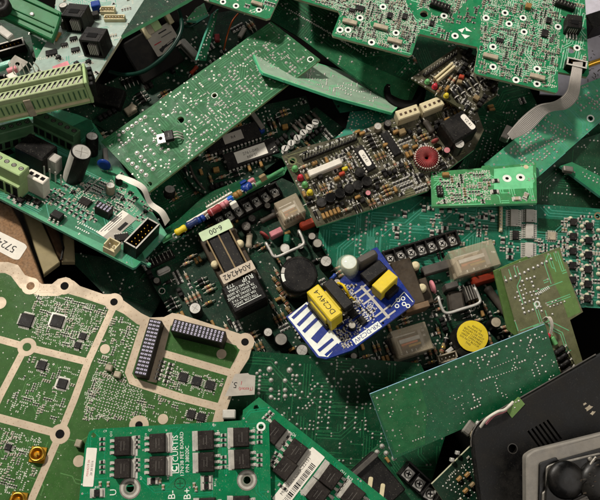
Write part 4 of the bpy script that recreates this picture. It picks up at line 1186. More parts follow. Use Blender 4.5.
for px0, py0, n in ((78, 222, 12), (76, 227, 7)):
    for i in range(n):
        x, y = b.at(px0 + i * 2.1, py0 + i * 1.05); b.mb.rect(x, y, .19, R.uniform(.9, 1.6), R.uniform(1.4, 2.4), 'silk')
b.scatter(R_CHIPS, 24, [(0, 184), (60, 190), (110, 222), (90, 222)], angs=(0, 90)); b.scatter(R_CHIPS, 60, [(60, 185), (120, 170), (165, 225), (100, 215)], angs=(0, 90))
b.scatter([('small_transistor', lambda: soic(4, 3.4, 3, 2, 1.4), 6, 6, 1)], 14, [(60, 185), (120, 180), (150, 215), (100, 215)])
pad_field(b, 120, [(60, 180), (120, 180), (150, 225), (100, 225)]); b.traces(90, .9, None, lens=(10, 50), bundle=(2, 6)); b.vias(60); b.marks(12); b.done()

# ================================================================ brown crowded power board, centre
b = Board('motor_drive_board', 'dusty brownish board crowded with resistors, round black coils and a red wound ring', 'circuit board', ((318, 226, 86), (430, 190, 88), (282, 156, 92)),
          [(281.5, 156), (300, 148), (352, 134), (395, 118), (440, 97), (470, 92), (484, 130), (474, 150), (440, 176), (428, 191), (317, 227)], 'mask_brown', 3.2, edge='mask_mint_hi', trace='mask_olive', holes=[(292.5, 161, 2.8, 'mask_olive', 2)], seed=35)
F_ = b
da = b.dir((303, 160), (358, 138))
b.put('pin_header', pins(18, 1, 3.4, 15, 'black', 4, .8, 0, 'pad_white'), 330, 146, 10, da, 'row of bent bare pins', r=4)
for k in range(-28, 30, 6): b.occ.append((*b.at(331 + k, 150 - k * .4), 4))
b.put('flat_connector', film(36, 7, 9, 'white', 1), 325, 167, 9, da, 'long white flat connector', r=5)
for k in (-12, 0, 12): b.occ.append((*b.at(326 + k, 169 - k * .35), 5))
for px, py, m in ((295, 168, 'green_lens'), (300.5, 177, 'red_lens'), (305, 184, 'green_lens'), (310, 192, 'yellow_lens')): b.put('indicator_light', lens(3.0, 7, m), px, py - 1, 7, 0, r=3.5)
for px, py, m in ((342, 173, 'red_orange'), (337, 178, 'amber'), (345, 168, 'yellow_lens'), (322, 207, 'amber'), (396, 131, 'amber'), (386, 144, 'amber')): b.put('tantalum_capacitor', film(6, 3.4, 6, m, .8), px, py, 6, da, r=3)
for px, py in ((321.5, 202), (330.5, 197.5), (340, 193), (349.5, 188.5), (358, 185), (367, 181), (360, 172)):
    o = b.put('coil', can(5.4, 9, 'black', 'black_gloss', None, False), px, py, 9, 0, r=5)
lb = lambda o, L, Wd, H: obj('label', LABEL_OVAL, o, (0, 0, H))
mb = MB(); mb.prism(rounded([(-9.5, -3), (9.5, -3), (9.5, 3), (-9.5, 3)], 2.9), 0.05, .2, 'paper'); mb.text('V2.41', 0, 0, 3, 0, .3, 'ink'); LABEL_OVAL = mb.mesh('oval_label')
dd = b.dir((358, 148), (372, 170))
o = b.put('integrated_circuit', dip(8, 3.6, 10, 6), 365, 158, 6, dd, 'dual in line chip with an oval white label', r=8); lb(o, 0, 0, 6.0)
b.put('integrated_circuit', dip(8, 3.6, 9, 6), 391, 143, 6, dd, r=8)
for k in (-10, 10): b.occ.append((*b.at(365 + k * .55, 159 + k * .85), 7)); b.occ.append((*b.at(391 + k * .55, 144 + k * .85), 7))
mb = MB()
o = b.put('ring_coil', toroid(7.6, 4.9, 34, 'red', 'red'), 427, 157, 9, 0, 'red wound ring with a whitish rim', r=13)
for i in range(30):
    mb.tube([(12.2 * math.cos(i * .2094 + t * .03), 12.2 * math.sin(i * .2094 + t * .03), z) for t, z in ((-1, 1), (0, 6), (1, 9))], .9, 'pad_white', 6)
obj('rim_winding', mb.mesh('rim_winding'), o)
b.put('disc_capacitor', disc_cap(4.2, 3, 'red'), 435, 141, 6, da, 'small round red part', r=5)
b.put('electrolytic_capacitor', can(5.4, 22, 'black', 'grey_light', 'grey'), 459.5, 143.5, 22, 0, r=6); b.put('electrolytic_capacitor', can(3.6, 12, 'black', 'pink', None), 447, 150, 12, 0, r=4); b.put('electrolytic_capacitor', can(4, 9, 'ceramic', 'grey_light', None), 378, 126, 9, 0, r=5); b.put('electrolytic_capacitor', can(4, 9, 'black', 'grey', None), 388, 123, 9, 0, r=5); b.put('electrolytic_capacitor', can(3, 7, 'black', 'pink', None), 368, 193, 6, 0, r=3)
o = b.put('transformer', film(29, 26, 26, 'black', 2), 459, 126, 26, da + 8, 'black block transformer with an oval label', r=16); obj('label', LABEL_OVAL, o, (10.2, -1, 26.05), -84)
for px, py, nm in ((408, 112, 0), (432, 104, 1)):
    o = b.put('white_connector', film(24, 11, 15, 'cream', 1.0), px, py, 15, da - 3 + nm * 3, r=12)
    for i in range(4): obj('wire_opening', film(2.6, 2.6, 1.2, 'umber', .2, False), o, ((i - 1.5) * 5.2, 0, 14.2))
b.put('power_resistor', axial(17, 3.6, 'ceramic_dark'), 429, 126, 6, b.dir((424, 119), (434, 134)), r=5); b.put('film_capacitor', film(7, 6, 7, 'tan', .8), 402.5, 131, 7, da, r=5)
AX = [('axial_resistor', lambda: axial(8, 1.7, 'tan', ('red', 'black', 'gold')), 11, 3.2, 3), ('axial_resistor', lambda: axial(8, 1.7, 'ceramic', ('brown', 'red_orange', 'gold')), 11, 3.2, 2), ('diode', lambda: diode(7, 1.7), 11, 3.4, 2),
      ('film_capacitor', lambda: film(6, 3, 5, 'amber', .6), 6, 3, 1), ('chip_resistor', lambda: chip(5, 2.6, 1.6, 'chip', 'solder'), 5, 2.6, 3), ('transistor', lambda: film(5, 4, 6, 'chip', .9), 5, 4, 1)]
qf = [(285, 160), (440, 102), (476, 110), (470, 145), (425, 188), (318, 222)]
b.scatter(AX, 150, qf, angs=(da % 180, (da + 90) % 180), run=(1, 5), limit=100); pad_field(b, 200, qf, 'tin', angs=(da, da + 90)); b.joint_field(80, qf, (.8, 1.2)); b.traces(60, .8, None); b.done()

# ================================================================ small brown board with diodes, behind
b = Board('rectifier_board', 'small dusty board in the gap with black diodes, a red light and pale ribbon strips', 'circuit board', ((412, 78, 116), (468, 113, 112), (462, 48, 116)),
          [(411, 78), (458, 46), (500, 70), (497, 95), (469, 114)], 'mask_brown', 3, edge='mask_olive', trace='mask_olive', seed=37)
b.put('pin_header', pins(12, 1, 3.6, 9, 'black', 3), 441, 62, 6, b.dir((420, 72), (458, 46)), r=3)
for i in range(5): b.occ.append((*b.at(424 + i * 8, 74 - i * 5.4), 5))
for k in (0, 1): b.put('flat_strip', film(26, 2.2, 8, 'cream', .4), 446 - k * 2, 73 - k * 3, 8, b.dir((436, 82), (456, 65)), r=3)
b.put('indicator_light', lens(2.6, 6, 'red_lens'), 435.5, 85, 5, 0, r=3); b.put('indicator_light', lens(2.4, 5, 'green_lens'), 428, 80, 5, 0, r=3); b.put('indicator_light', lens(2.4, 5, 'yellow_lens'), 447, 94, 5, 0, r=3); b.put('tantalum_capacitor', film(5, 4, 6, 'red_orange', .8), 462, 76, 6, 20, r=3); b.put('tantalum_capacitor', film(5, 4, 6, 'tan', .8), 460, 81, 6, 20, r=3)
for i in range(5): b.put('diode', diode(9, 2.6), 455 + i * 6.4, 95 - i * 4, 3, b.dir((452, 88), (460, 99)), r=4)
b.put('film_capacitor', film(6, 5, 6, 'tan', .8), 477, 97, 6, 0, r=4)
b.scatter(AX, 45, None, angs=(0, 90)); pad_field(b, 60, None, 'tin'); b.joint_field(30, None, (.7, 1)); b.done()
# ================================================================ two like power boards in the middle of the heap
def transformer(b, px, py, a, H=30, label1=None, label2=None):
    """laminated core with two bolts, winding between, two end labels"""
    mb = MB(); mb.box(0, 0, 0, 36, 62, H * .7, 'laminate', .8)
    o = b.put('transformer', mb.mesh('transformer_core'), px, py, H, a, 'laminated transformer with two pale bolts', r=24)
    w = MB()
    w.box(0, 2, H * .7 + .02, 22, 46, H * .3, 'black', 1.0)
    obj('winding', w.mesh('winding'), o)
    for x in (-12.2, 0, 12.2):
        s = MB(); s.box(x, 2, H * .7 + .03, 1.5, 50, H * .3 + 1.2, 'tan', .2); obj('core_plate', s.mesh('core_plate'), o)
    for x, y in ((-15.5, -4), (15.5, 4)):
        s = MB(); s.lathe(x, y, [(4.0, H * .7), (4.0, H * .7 + 3), (3.2, H * .7 + 5), (1.5, H * .7 + 5.6)], 'cream', 14); obj('bolt', s.mesh('bolt'), o)
    return o
def handle(b, pts, H, r=1.5, name='wire_link'):
    """thick wire bent into a U, seen at height H"""
    P = [Vector((*b.at(px, py, H), H)) for px, py in pts]
    e0 = Vector((P[0].x, P[0].y, 0)); e1 = Vector((P[-1].x, P[-1].y, 0))
    mb = MB(); mb.tube([e0] + smooth_path(P, 5) + [e1], r, 'alu', 9)
    return b.part(name, mb, 'thick bare wire bent into a U')
b = Board('power_supply_board', 'dark power board in the centre with a laminated transformer and black relay', 'circuit board', ((150, 262, 62), (285, 195, 62), (250, 350, 56)),
          [(140, 264), (188, 235), (232, 206), (282, 178), (330, 200), (420, 250), (410, 350), (300, 365), (240, 352), (172, 316)], 'mask_black', 3, edge='edge_dark', trace='mask_dark', group='power boards in the middle of the heap', seed=41, holes=[(162, 291, 2.5, 'tin', .8)])
V1 = b
ta = b.dir((210, 262), (243, 246)); 
lay_barrier(b, (220, 219), (274, 191), 7, 0, 15, 14, 3.3)
o = transformer(b, 227, 252, ta, 30)
mb = MB(); mb.prism(rounded([(-16.5, -5), (16.5, -5), (16.5, 5), (-16.5, 5)], 1.5), 0, .3, 'paper_mint'); mb.text('6-00', 0, 0, 5.4, math.pi, .45, 'ink'); obj('label', mb.mesh('label'), o, (0, 24.5, 31.5), 0, 'pale green label reading upside down')
mb = MB(); mb.prism(rounded([(-17, -5), (17, -5), (17, 5), (-17, 5)], 1), 0, .3, 'paper_tan'); mb.text('A044242', 0, 0, 5.6, math.pi, .45, 'ink'); obj('label', mb.mesh('label'), o, (0, -23.5, 32.5), 0, 'tan label reading upside down')
o = b.put('relay', film(36, 29, 31, 'black', 1.6), 244.5, 292.5, 31, ta, 'black box relay with white printed lines', r=20)
mb = MB()
for i, t in enumerate(('T7N COIL 24VDC', '10A 250VAC TV-5', '12A 125VAC 50-60HZ', '7A 30VDC LR 26550', 'KT 0442 CHINA')): mb.text(t, -2, -7 + i * 3.6, 2.5, math.pi, .05, 'silk', .5, .92)
mb.text('RUP', 9, 11.5, 4.6, math.pi, .05, 'silk'); mb.text('T73', -9, 11.5, 3.4, math.pi, .05, 'silk'); mb.rect(0, -9.4, .04, 26, .6, 'silk')
obj('printing', mb.mesh('printing'), o, (0, 0, 31.05))
lay_relay(b, 290, 207, 25, 22, 26, ta, 'small clear relay')
b.put('film_capacitor', pill(20, 8, 10, 'red_orange'), 309, 222, 10, b.dir((300, 226), (318, 219)), 'long red dipped capacitor', r=8)
handle(b, [(266, 243), (270, 250), (275.5, 257), (290, 251), (302.5, 245), (303, 240), (299, 231)], 16)
b.put('disc_capacitor', disc_cap(6, 2.4, 'red'), 264.5, 234, 12, ta - 65, r=5)
b.put('coil', film(13, 6, 12, 'pink', .8), 276, 231, 14, ta, r=6); b.put('coil', pill(10, 7, 12, 'mask_teal'), 287, 238, 12, ta + 60, r=5); b.put('coil', can(5, 9, 'steel_dull', 'steel', None, False), 285, 248, 9, 0, r=5)
b.put('electrolytic_capacitor', can(18, 40, 'black_gloss', 'black', None, False), 299, 274, 40, 0, 'large black capacitor', r=19)
mb = MB(); x, y = b.at(299, 274, 40)
for t0, t1, m in ((2.55, 2.9, 'grey_light'), (2.95, 3.45, 'silk')):
    vs = []
    for i in range(6):
        t = t0 + (t1 - t0) * i / 5; t += math.radians(ta) - .3
        vs += [(x + 14 * math.cos(t), y + 14 * math.sin(t), 40.1), (x + 17 * math.cos(t), y + 17 * math.sin(t), 40.1)]
    mb.add(vs, [(2 * i, 2 * i + 1, 2 * i + 3, 2 * i + 2) for i in range(5)], m)
b.part('printed_stripe', mb)
for px, py, r, h, t in ((326, 261, 6, 18, 'alu'), (317.5, 243, 5, 16, 'steel_dull'), (312, 236, 4, 14, 'steel_dull'), (268, 332, 4.5, 16, 'alu'), (281, 339, 6.5, 14, 'steel_dull'), (302, 350, 6, 20, 'alu'), (195, 308, 6, 24, 'steel'), (246, 226, 5, 12, 'grey'), (252, 218, 4, 10, 'grey')):
    b.put('electrolytic_capacitor', can(r, h, 'black', t, None), px, py, h, 0, r=r + 1)
for i in range(4): b.put('axial_resistor', axial(11, 2.2, 'tan', ('red', 'black', 'gold')), 276 + i * 4.5, 281 + i * 10, 4, ta + 100, r=4)
b.put('pin_header', pins(7, 2, 4, 12), 160, 258, 8, ta, r=6)
b.put('power_resistor', axial(16, 3.4, 'ceramic'), 249, 240, 6, ta + 60, r=5); b.put('power_resistor', axial(18, 3, 'ceramic_dark'), 268, 217, 6, ta, r=5)
b.put('crystal_can', crystal(14, 6, 5), 163, 270, 5, ta, r=6)
for i in range(6): b.row((168 + i * 5, 248 - i * 3.2), (174 + i * 5, 256 - i * 3.2), 3, .9, .7)
b.scatter(AX, 190, None, angs=(ta, ta + 90), limit=100); b.scatter([('electrolytic_capacitor', lambda: can(3.4, 9, 'black', 'steel_dull', None), 7, 7, 1), ('integrated_circuit', lambda: dip(4, 4, 9, 6), 16, 13, 1)], 26, None, angs=(ta, ta + 90), run=(1, 1))
b.joint_field(90, None, (.6, 1.0)); b.traces(80, .9, None); b.vias(60); b.done()

b = Board('power_supply_board', 'dark power board right of centre with clear relays and a yellow topped capacitor', 'circuit board', ((388, 262, 62), (470, 240, 62), (420, 350, 54)),
          [(378, 250), (382, 262), (458, 231), (474, 228), (506, 250), (545, 330), (500, 360), (390, 372), (360, 362), (350, 300)], 'mask_black', 3, edge='edge_dark', trace='mask_dark', group='power boards in the middle of the heap', seed=43)
V2 = b
va = b.dir((390, 257), (452, 239))
lay_barrier(b, (390, 257.5), (452, 239), 7, 0, 15, 14, 3.7)
b.area_fill([(455, 232), (474, 229), (482, 240), (460, 250)], 'mask_olive', .08)
mb = MB(); mb.box(0, 0, 0, 20, 46, 22, 'laminate', .8)
o = b.put('transformer', mb.mesh('transformer_core'), 408, 282, 22, va, 'brown laminated transformer beside the blue board', r=20)
for k, (x, y) in enumerate(((13, 14), (12, -9))):
    s = MB(); s.box(x, y, 0, 7, 9, 15, 'laminate', .4); s.lathe(x, y, [(4.4, 15), (4.4, 19), (3.6, 21), (2, 21.6)], 'cream', 14); obj('bolt', s.mesh('bolt'), o)
s = MB(); s.box(0, -26, 0, 24, 5.8, 26, 'brown', .6); obj('end_plate', s.mesh('end_plate'), o)
b.put('ceramic_resistor', film(29, 9, 12, 'grey', .9), 437, 267, 12, va, r=9)
b.put('power_transistor', film(11, 26, 12, 'laminate', .8), 425, 291, 12, va, r=8)
b.put('disc_capacitor', disc_cap(7, 3, 'pink'), 433.5, 286, 13, va + 90, r=6)
handle(b, [(438.5, 297), (441, 306), (446.5, 313), (462, 309), (479, 303), (478.5, 296), (475, 288)], 20, 1.5)
o = b.put('choke', film(15, 20, 12, 'ceramic_dark', 2), 457, 301, 12, va - 12, r=10); b.put('choke', film(13, 6, 18, 'grey', .8), 452, 285, 18, va, r=6)
for i in range(5): b.put('heat_fin', film(1.2, 14, 18, 'steel_dull', .2, False), 467 + i * 2.4, 293.5 - i * .7, 18, va)
lay_relay(b, 475, 258, 45, 27, 30, va, 'large clear relay lit from above')
b.put('film_capacitor', pill(26, 9.5, 12, 'red_orange'), 485, 278, 12, va, 'long red dipped capacitor', r=9)
lay_relay(b, 412, 340, 35, 27, 28, va, 'clear relay under the blue board')
o = b.put('electrolytic_capacitor', can(16, 30, 'black', 'black', 'grey_light', False), 472.5, 336, 30, 0, 'wide capacitor with a round yellow label', r=18)
mb = MB(); mb.cyl(0, 0, 29.9, 14.8, .4, 'yellow', 30)
R = random.Random(4)
for i in range(7):
    q = -8.5 + i * 2.8; ww = math.sqrt(max(0, 12.4 ** 2 - q * q))
    mb.text(('REMOVE', 'WASHER SEAL', 'BEFORE USE NOT', 'AFTER CLEANING', 'VENT OPEN FREE', 'DO NOT BLOCK', 'THIS')[6 - i], 0, q, 1.9, 0, 30.36, 'ink')
obj('label', mb.mesh('label'), o, (0, 0, 0), va - 50 + 0)
b.put('electrolytic_capacitor', can(5.4, 20, 'black', 'ceramic', None, False), 496, 322, 20, 0, r=6); b.put('power_resistor', axial(34, 4.6, 'ceramic_dark'), 498, 300, 9, va - 72, 'long dark rod resistor', r=8)
for px, py, h in ((457, 334, 12), (455, 342, 10), (450, 350, 8)): b.put('film_capacitor', film(7, 4, h, 'grey_light', .6), px, py, h, va + 20, r=4)
b.put('diode', diode(9, 2.4), 446, 341, 4, va + 60, r=4); b.put('axial_resistor', axial(11, 2.4, 'tan', ('red', 'black', 'gold')), 443, 348, 4, va + 50, r=4)
b.put('white_connector', crimp(4, 4, 8, 8, 'ceramic'), 448, 357, 8, va, r=6)
b.scatter(AX, 140, None, angs=(va, va + 90), limit=100); b.joint_field(80, None, (.7, 1.2)); b.traces(40, .9, None); b.done()

# ================================================================ blue converter board
b = Board('power_converter', 'blue converter board with broad white stripes and a yellow wrapped transformer', 'circuit board', ((318, 357, 118), (414, 303, 118), (287, 317, 112)),
          [(286, 316.5), (340, 280), (372, 249), (377, 247), (415, 301), (414, 304), (352, 350), (326, 359), (317, 357)], 'mask_blue', 3.2, edge='blue', trace='silk', seed=45, holes=[(292, 317, 1.3), (383, 323, 1.2)])
W_b = b
b.area_fill([(288, 317), (306.5, 302), (341, 341), (328, 357), (319, 356)], 'silk', .1)
for k, (p, q, w) in enumerate((((292.5, 318.5), (307, 305), 3.4), ((298, 325.5), (312.5, 311), 3.8), ((303.5, 332), (318, 318), 3.8), ((314, 341), (327, 326.5), 8.5), ((318.5, 351), (333, 339), 3.4), ((325.5, 355.5), (338.5, 344), 3.0))):
    (x0, y0), (x1, y1) = b.at(*p), b.at(*q); b.mb.rect((x0 + x1) / 2, (y0 + y1) / 2, .2, math.hypot(x1 - x0, y1 - y0), w, 'mask_blue', math.atan2(y1 - y0, x1 - x0))
b.occ += [(*b.at(300 + i * 7, 318 + i * 8), 12) for i in range(5)]
# the white comb near the yellow capacitor
(x0, y0), (x1, y1) = b.at(361, 286), b.at(389, 318); b.mb.rect((x0 + x1) / 2, (y0 + y1) / 2, .2, math.hypot(x1 - x0, y1 - y0), 3.0, 'grey_light', math.atan2(y1 - y0, x1 - x0))
cd = b.dir((361, 286), (389, 318))
for i in range(5):
    for sg in (-1, 1):
        t = (.05, .2, .38, .78, .95)[i]; px, py = 361 + 28 * t + sg * 4.4, 286 + 32 * t - sg * 3.4
        x, y = b.at(px, py); b.mb.rect(x, y, .215 + i * .003, 9, 1.8, 'grey_light', math.radians(cd + 90)); b.occ.append((x, y, 4))
b.occ += [(*b.at(361 + i * 5, 286 + i * 6), 4) for i in range(6)]
la = b.dir((345, 352), (410, 306))
x, y = b.at(367, 333); b.mb.rect(x, y, .2, 33, 7.2, 'silk', math.radians(la)); b.mb.text('XR-DC24V', x, y, 4.6, math.radians(la + 180), .26, 'mask_blue'); b.occ += [(*b.at(356 + i * 8, 340 - i * 6), 5) for i in range(4)]
for px, py in ((398, 300), (404, 304), (397, 306), (403, 298.5), (408, 306)):
    x, y = b.at(px, py); b.mb.ring(x, y, .2, 1.4, 2.4, 'silk', 14); b.occ.append((x, y, 2.6))
x, y = b.at(370.5, 305); b.mb.ring(x, y, .2, 3.4, 3.9, 'silk', 4)
for p, q in (((391, 307), (404, 292)), ((404, 292), (413, 302)), ((360, 322), (370, 314))):
    (x0, y0), (x1, y1) = b.at(*p), b.at(*q); b.mb.rect((x0 + x1) / 2, (y0 + y1) / 2, .21, math.hypot(x1 - x0, y1 - y0), .8, 'silk', math.atan2(y1 - y0, x1 - x0))
ya = b.dir((311, 287), (336, 317), 28)
mb = MB(); mb.box(0, 0, 0, 32, 36, 8, 'black', .8); mb.box(0, 0, 8.02, 26, 32, 10, 'yellow', .8); mb.box(0, 10, 18.04, 36, 12, 8, 'black', 1)
o = b.put('transformer', mb.mesh('transformer_core'), 330, 299, 26, ya, 'transformer wrapped in bright yellow tape', r=22)
t = MB(); t.box(0, 0, 0, 40, 15, 27, 'yellow', 1.2); t.text('DC24V-4', 0, 0.3, 5.6, math.pi, 27.08, 'ink')
obj('tape_wrap', t.mesh('tape_wrap'), o, (0, -7, 1.0))
t = MB()
for i in range(5): t.tube([(-12 + i * 6, 17, 12), (-10 + i * 6, 21, 15), (-9 + i * 6, 24, 5), (-9 + i * 6, 25, 0)], .9, 'wire_yellow' if i % 2 else 'tin', 6)
obj('lead_wire', t.mesh('lead_wire'), o)
b.put('film_capacitor', film(25, 13, 20, 'yellow', .8), 385, 281, 20, b.dir((374, 290), (394, 271), 20), 'yellow box capacitor', r=13)
b.occ.append((*b.at(380, 290), 9)); b.occ.append((*b.at(392, 279), 9))
o = b.put('varistor', can(8.5, 17, 'glue', 'silk', None, False), 349, 262, 17, 0, 'clear wrapped round part', r=10)  # pale core put in for the white highlights inside the sleeve
mb = MB(); x, y = b.at(347.5, 263, 20); mb.lathe(x, y, [(11, 2), (12, 10), (11.5, 17), (8.5, 22), (4, 24), (.5, 24.6)], 'glass', 20); b.part('plastic_sleeve', mb)
b.put('film_capacitor', pill(24, 10, 18, 'grey'), 367, 256, 18, b.dir((358, 262), (380, 250)), 'rounded grey capacitor', r=9)
b.put('choke', film(26, 14, 12, 'black', 1), 374, 271, 12, b.dir((365, 278), (386, 262)), r=10)
b.put('bridge_rectifier', film(15, 9, 10, 'black', 1), 391, 290, 8, b.dir((382, 298), (400, 282)), r=7); b.put('jumper_link', axial(9, 2.2, 'blue'), 333, 275, 8, 20, r=4)
for px, py, r, h, sl in ((337, 282, 4, 14, 'black'), (345, 291, 4, 12, 'black'), (352, 325, 4, 9, 'black'), (344, 312, 4, 12, 'black')): b.put('electrolytic_capacitor', can(r, h, sl, 'steel_dull', None), px, py, h, 0, r=r + .6)
b.put('integrated_circuit', soic(12, 9, 3.4, 4), 352, 312, 3, ya, r=8); b.put('integrated_circuit', soic(9, 7, 3, 4), 362, 320, 3, ya, r=7); b.put('diode', diode(9, 2.4), 340, 323, 4, ya + 90, r=4)
mb = MB(); P = [(338, 283, 16), (343, 285, 22), (346, 290, 21), (349, 296, 14)]; mb.tube(smooth_path([Vector((*b.at(px, py, h), h)) for px, py, h in P], 5), 1.4, 'wire_yellow', 8); b.part('yellow_wire', mb)
qW = [(335, 330), (345, 285), (360, 285), (385, 318), (345, 350)]
b.scatter(R_CHIPS, 60, qW, angs=(cd, cd + 90)); pad_field(b, 90, qW, 'tin', angs=(cd, cd + 90)); b.joint_field(30, qW, (.7, 1.1)); b.marks(16, qW); b.done()

# ================================================================ wide teal board on the right
b = Board('control_board', 'wide teal board with pale topped chips and a bank of parts at its right end', 'circuit board', ((400, 196, 76), (600, 211, 76), (480, 310, 54)),
          [(320, 222), (372, 196), (398, 194.5), (660, 213), (660, 312), (500, 302), (400, 300), (340, 280), (318, 240)], 'mask_teal', 3.2, edge='edge_pale', trace='mask_teal_hi', seed=47, holes=[(598, 216, 2.4, 'tan', 1.5)])
K_ = b
b.area_fill([(538, 218), (566, 220), (566, 236), (538, 234)], 'mask_dark', .04)
for px, py, L, Wd in ((514.6, 217.5, 17, 11), (530, 215.5, 13, 11), (530, 231, 15, 11), (529.5, 250, 15, 11)):
    b.put('integrated_circuit', soic(L, Wd * .72, 4, 8, 3, 'grey_light', None, False, True, None, .6), px, py, 4, 92, 'pale topped chip', r=9)  # pale body colour stands for light reflected on the chip tops
b.put('integrated_circuit', soic(9, 6, 3, 5, 2), 516, 235, 3, 92, r=7); b.put('integrated_circuit', soic(8, 8, 2.4, 5, 1.4, 'ceramic', None, True), 552, 236, 2, 0, r=8)
b.put('resistor_network', pins(8, 1, 3.2, 4, 'cream', 3.2, 1.2), 501, 219, 3, 92, 'cream resistor ladder', r=6)
b.occ += [(*b.at(501, 210), 5), (*b.at(501, 229), 5)]
for i in range(6):
    for j, x0 in enumerate((574, 589.5)):
        py = 222 + i * 14.5 + j * 4
        b.put('small_transistor', soic(7, 6.5, 5, 2, 2), x0 - i * .3, py, 4, 90, r=4.5)
        for k in (-7.2, 7.2): b.put('indicator_light', lens(1.9, 3.2, 'glue'), x0 + k * .8 + (4 if j else 3), py + (k * .55), 3, 0, r=2.4)
for px, py in ((424, 208), (431, 208), (442, 209), (450, 209), (462, 217), (473, 220), (405, 214), (397, 235), (445, 228), (432, 233), (440, 231), (510, 250), (510, 257), (503, 240), (486, 216), (482, 217), (493, 218), (468, 226), (396, 228)):
    b.put('chip_resistor', chip(5.4, 3.4, 2), px, py, 1.5, b.rnd.choice((0, 90)), r=4.2)
    x, y = b.at(px, py)
    for k in (-3.5, 3.5): b.mb.rect(x + k, y + 3.6, .14, 1.8, 1.8, 'pad_white', .1)
b.scatter(R_CHIPS, 44, [(535, 238), (566, 240), (566, 262), (536, 262)]); b.scatter(R_CHIPS, 50, [(562, 216), (600, 216), (600, 300), (562, 300)], angs=(0, 90)); b.scatter(R_CHIPS, 36, [(420, 206), (530, 212), (520, 255), (440, 240)], run=(1, 3))
b.joint_field(44, [(565, 216), (602, 216), (602, 300), (565, 300)], (1.2, 1.7), pitch=5.5); b.joint_field(34, [(335, 225), (400, 205), (420, 240), (360, 255)], (.9, 1.4))
b.traces(200, 1.0, None, pitch=2.8, lens=(12, 55), bundle=(1, 5)); b.vias(130, None, (.7, 1.1)); b.marks(26); b.done()

# ================================================================ small bright board with two eyes
b = Board('sensor_board', 'small light green board with two white eyed holes', 'circuit board', ((432, 206, 98), (537, 203, 98), (432, 172, 90)),
          [(431, 172), (481, 168), (482, 166), (490, 165), (491, 167), (536, 162.5), (537, 203), (432, 206.5)], 'mask_mint', 3.4, edge='mask_mint_hi', trace='mask_mint_hi', seed=49)
b.area_fill([(494, 169), (533, 165.5), (533, 188), (494, 190)], 'mask_mint_hi', .05)
for px, py in ((507, 178.5), (520.5, 177.5)):
    x, y = b.at(px, py); b.mb.ring(x, y, .2, 1.8, 4.6, 'silk', 20); b.mb.disc(x, y, .22, 1.8, 'hole_black', 12); b.occ.append((x, y, 6))
x, y = b.at(526, 167); b.mb.disc(x, y, .2, 2.6, 'cream', 14)
b.put('tantalum_capacitor', film(7, 4.4, 5, 'amber', .6), 446, 173.5, 5, 0, r=4); b.put('chip_resistor', chip(7, 4.2, 2), 495, 191, 2, 0, r=5); b.put('chip_resistor', chip(6, 3.8, 2), 496, 180, 2, 0, r=4)
b.put('chip_resistor', chip(7, 4, 2, 'ceramic'), 517, 198, 2, 0, r=4); b.put('chip_resistor', chip(7, 4, 2, 'ceramic'), 526, 195, 2, 60, r=4)
q = [(440, 176), (490, 170), (490, 203), (438, 204)]
b.put('pin_header', pins(4, 2, 3, 6), 440, 190, 4, 90, r=7)
b.scatter(R_CHIPS, 60, q, run=(2, 5)); pad_field(b, 160, q, 'pad_white'); b.traces(50, .9, None, lens=(6, 40), bundle=(1, 3)); b.vias(20); b.done()

# ================================================================ aqua board under the ribbon cable
b = Board('soldered_board', 'aqua green board running diagonally under the grey ribbon cable at the right', 'circuit board', ((488, 164, 84), (572, 92, 92), (528, 186, 80)),
          [(484, 164), (548, 112), (575, 88), (640, 62), (640, 100), (600, 122), (537, 178), (528, 190), (492, 176)], 'mask_lagoon', 3, edge='mask_aqua_hi', trace='mask_aqua_hi', holes=[(590.5, 118.5, 2.6, 'silk', 1.4)], seed=51)
b.row((545, 120), (570, 135), 9, 1.0, .8); b.row((538, 134), (557, 152), 8, 1.0, .8)
b.joint_field(90, [(505, 150), (545, 120), (575, 130), (535, 170)], (.8, 1.3), pitch=3.2); b.joint_field(20, [(575, 95), (600, 90), (600, 110), (580, 112)], (.8, 1.3)); b.row((590, 98), (604, 108), 7, .9, .7)
b.traces(120, .9, None, lens=(8, 40), bundle=(1, 4)); b.done()

# ================================================================ ribbon cable
def ribbon(name, label, path, width_dir, n=14, m='ribbon'):
    """flat cable: path of (px, py, z) for one edge, width vectors in space"""
    L1 = smooth_path([W(*p) for p in path], 7); L2 = smooth_path([W(*p) for p in width_dir], 7)
    o = empty(name, label, 'ribbon cable'); mb = MB(); k = len(L1)
    vs = []; 
    for c in range(n + 1):
        for j in range(k): vs.append(L1[j].lerp(L2[j], c / n))
    for c in range(n):
        mb.add([vs[(c + d) * k + j] for d in (0, 1) for j in range(k)], [(j, j + 1, k + j + 1, k + j) for j in range(k - 1)], m if c % 3 else m, True)
    for c in range(1, n, 1):
        mb.tube([vs[c * k + j] + Vector((0, 0, .05)) for j in range(k)], .3, m, 5, False)
    obj('flat_cable', mb.mesh('flat_cable'), o)
    return o, L1, L2
o, a1, a2 = ribbon('ribbon_cable', 'grey ribbon cable folding down from the bright board over the aqua board', [(573, 62, 142), (570, 78, 142), (566, 92, 132), (555, 101, 124), (538, 105, 119), (522, 117, 112), (507, 134, 106)],
                   [(583, 62, 142), (581, 80, 140), (578, 98, 128), (567, 109, 118), (549, 113, 112), (530, 131, 104), (512, 140, 102)], 10)
c = MB(); p = W(506, 134, 100); c.frame(p.x, p.y, p.z, 62); c.box(0, 0, -4, 15, 7, 9, 'grey', .8); c.box(0, -4.2, -3, 13, 1.2, 7, 'steel', .2); obj('plug', c.mesh('plug'), o)
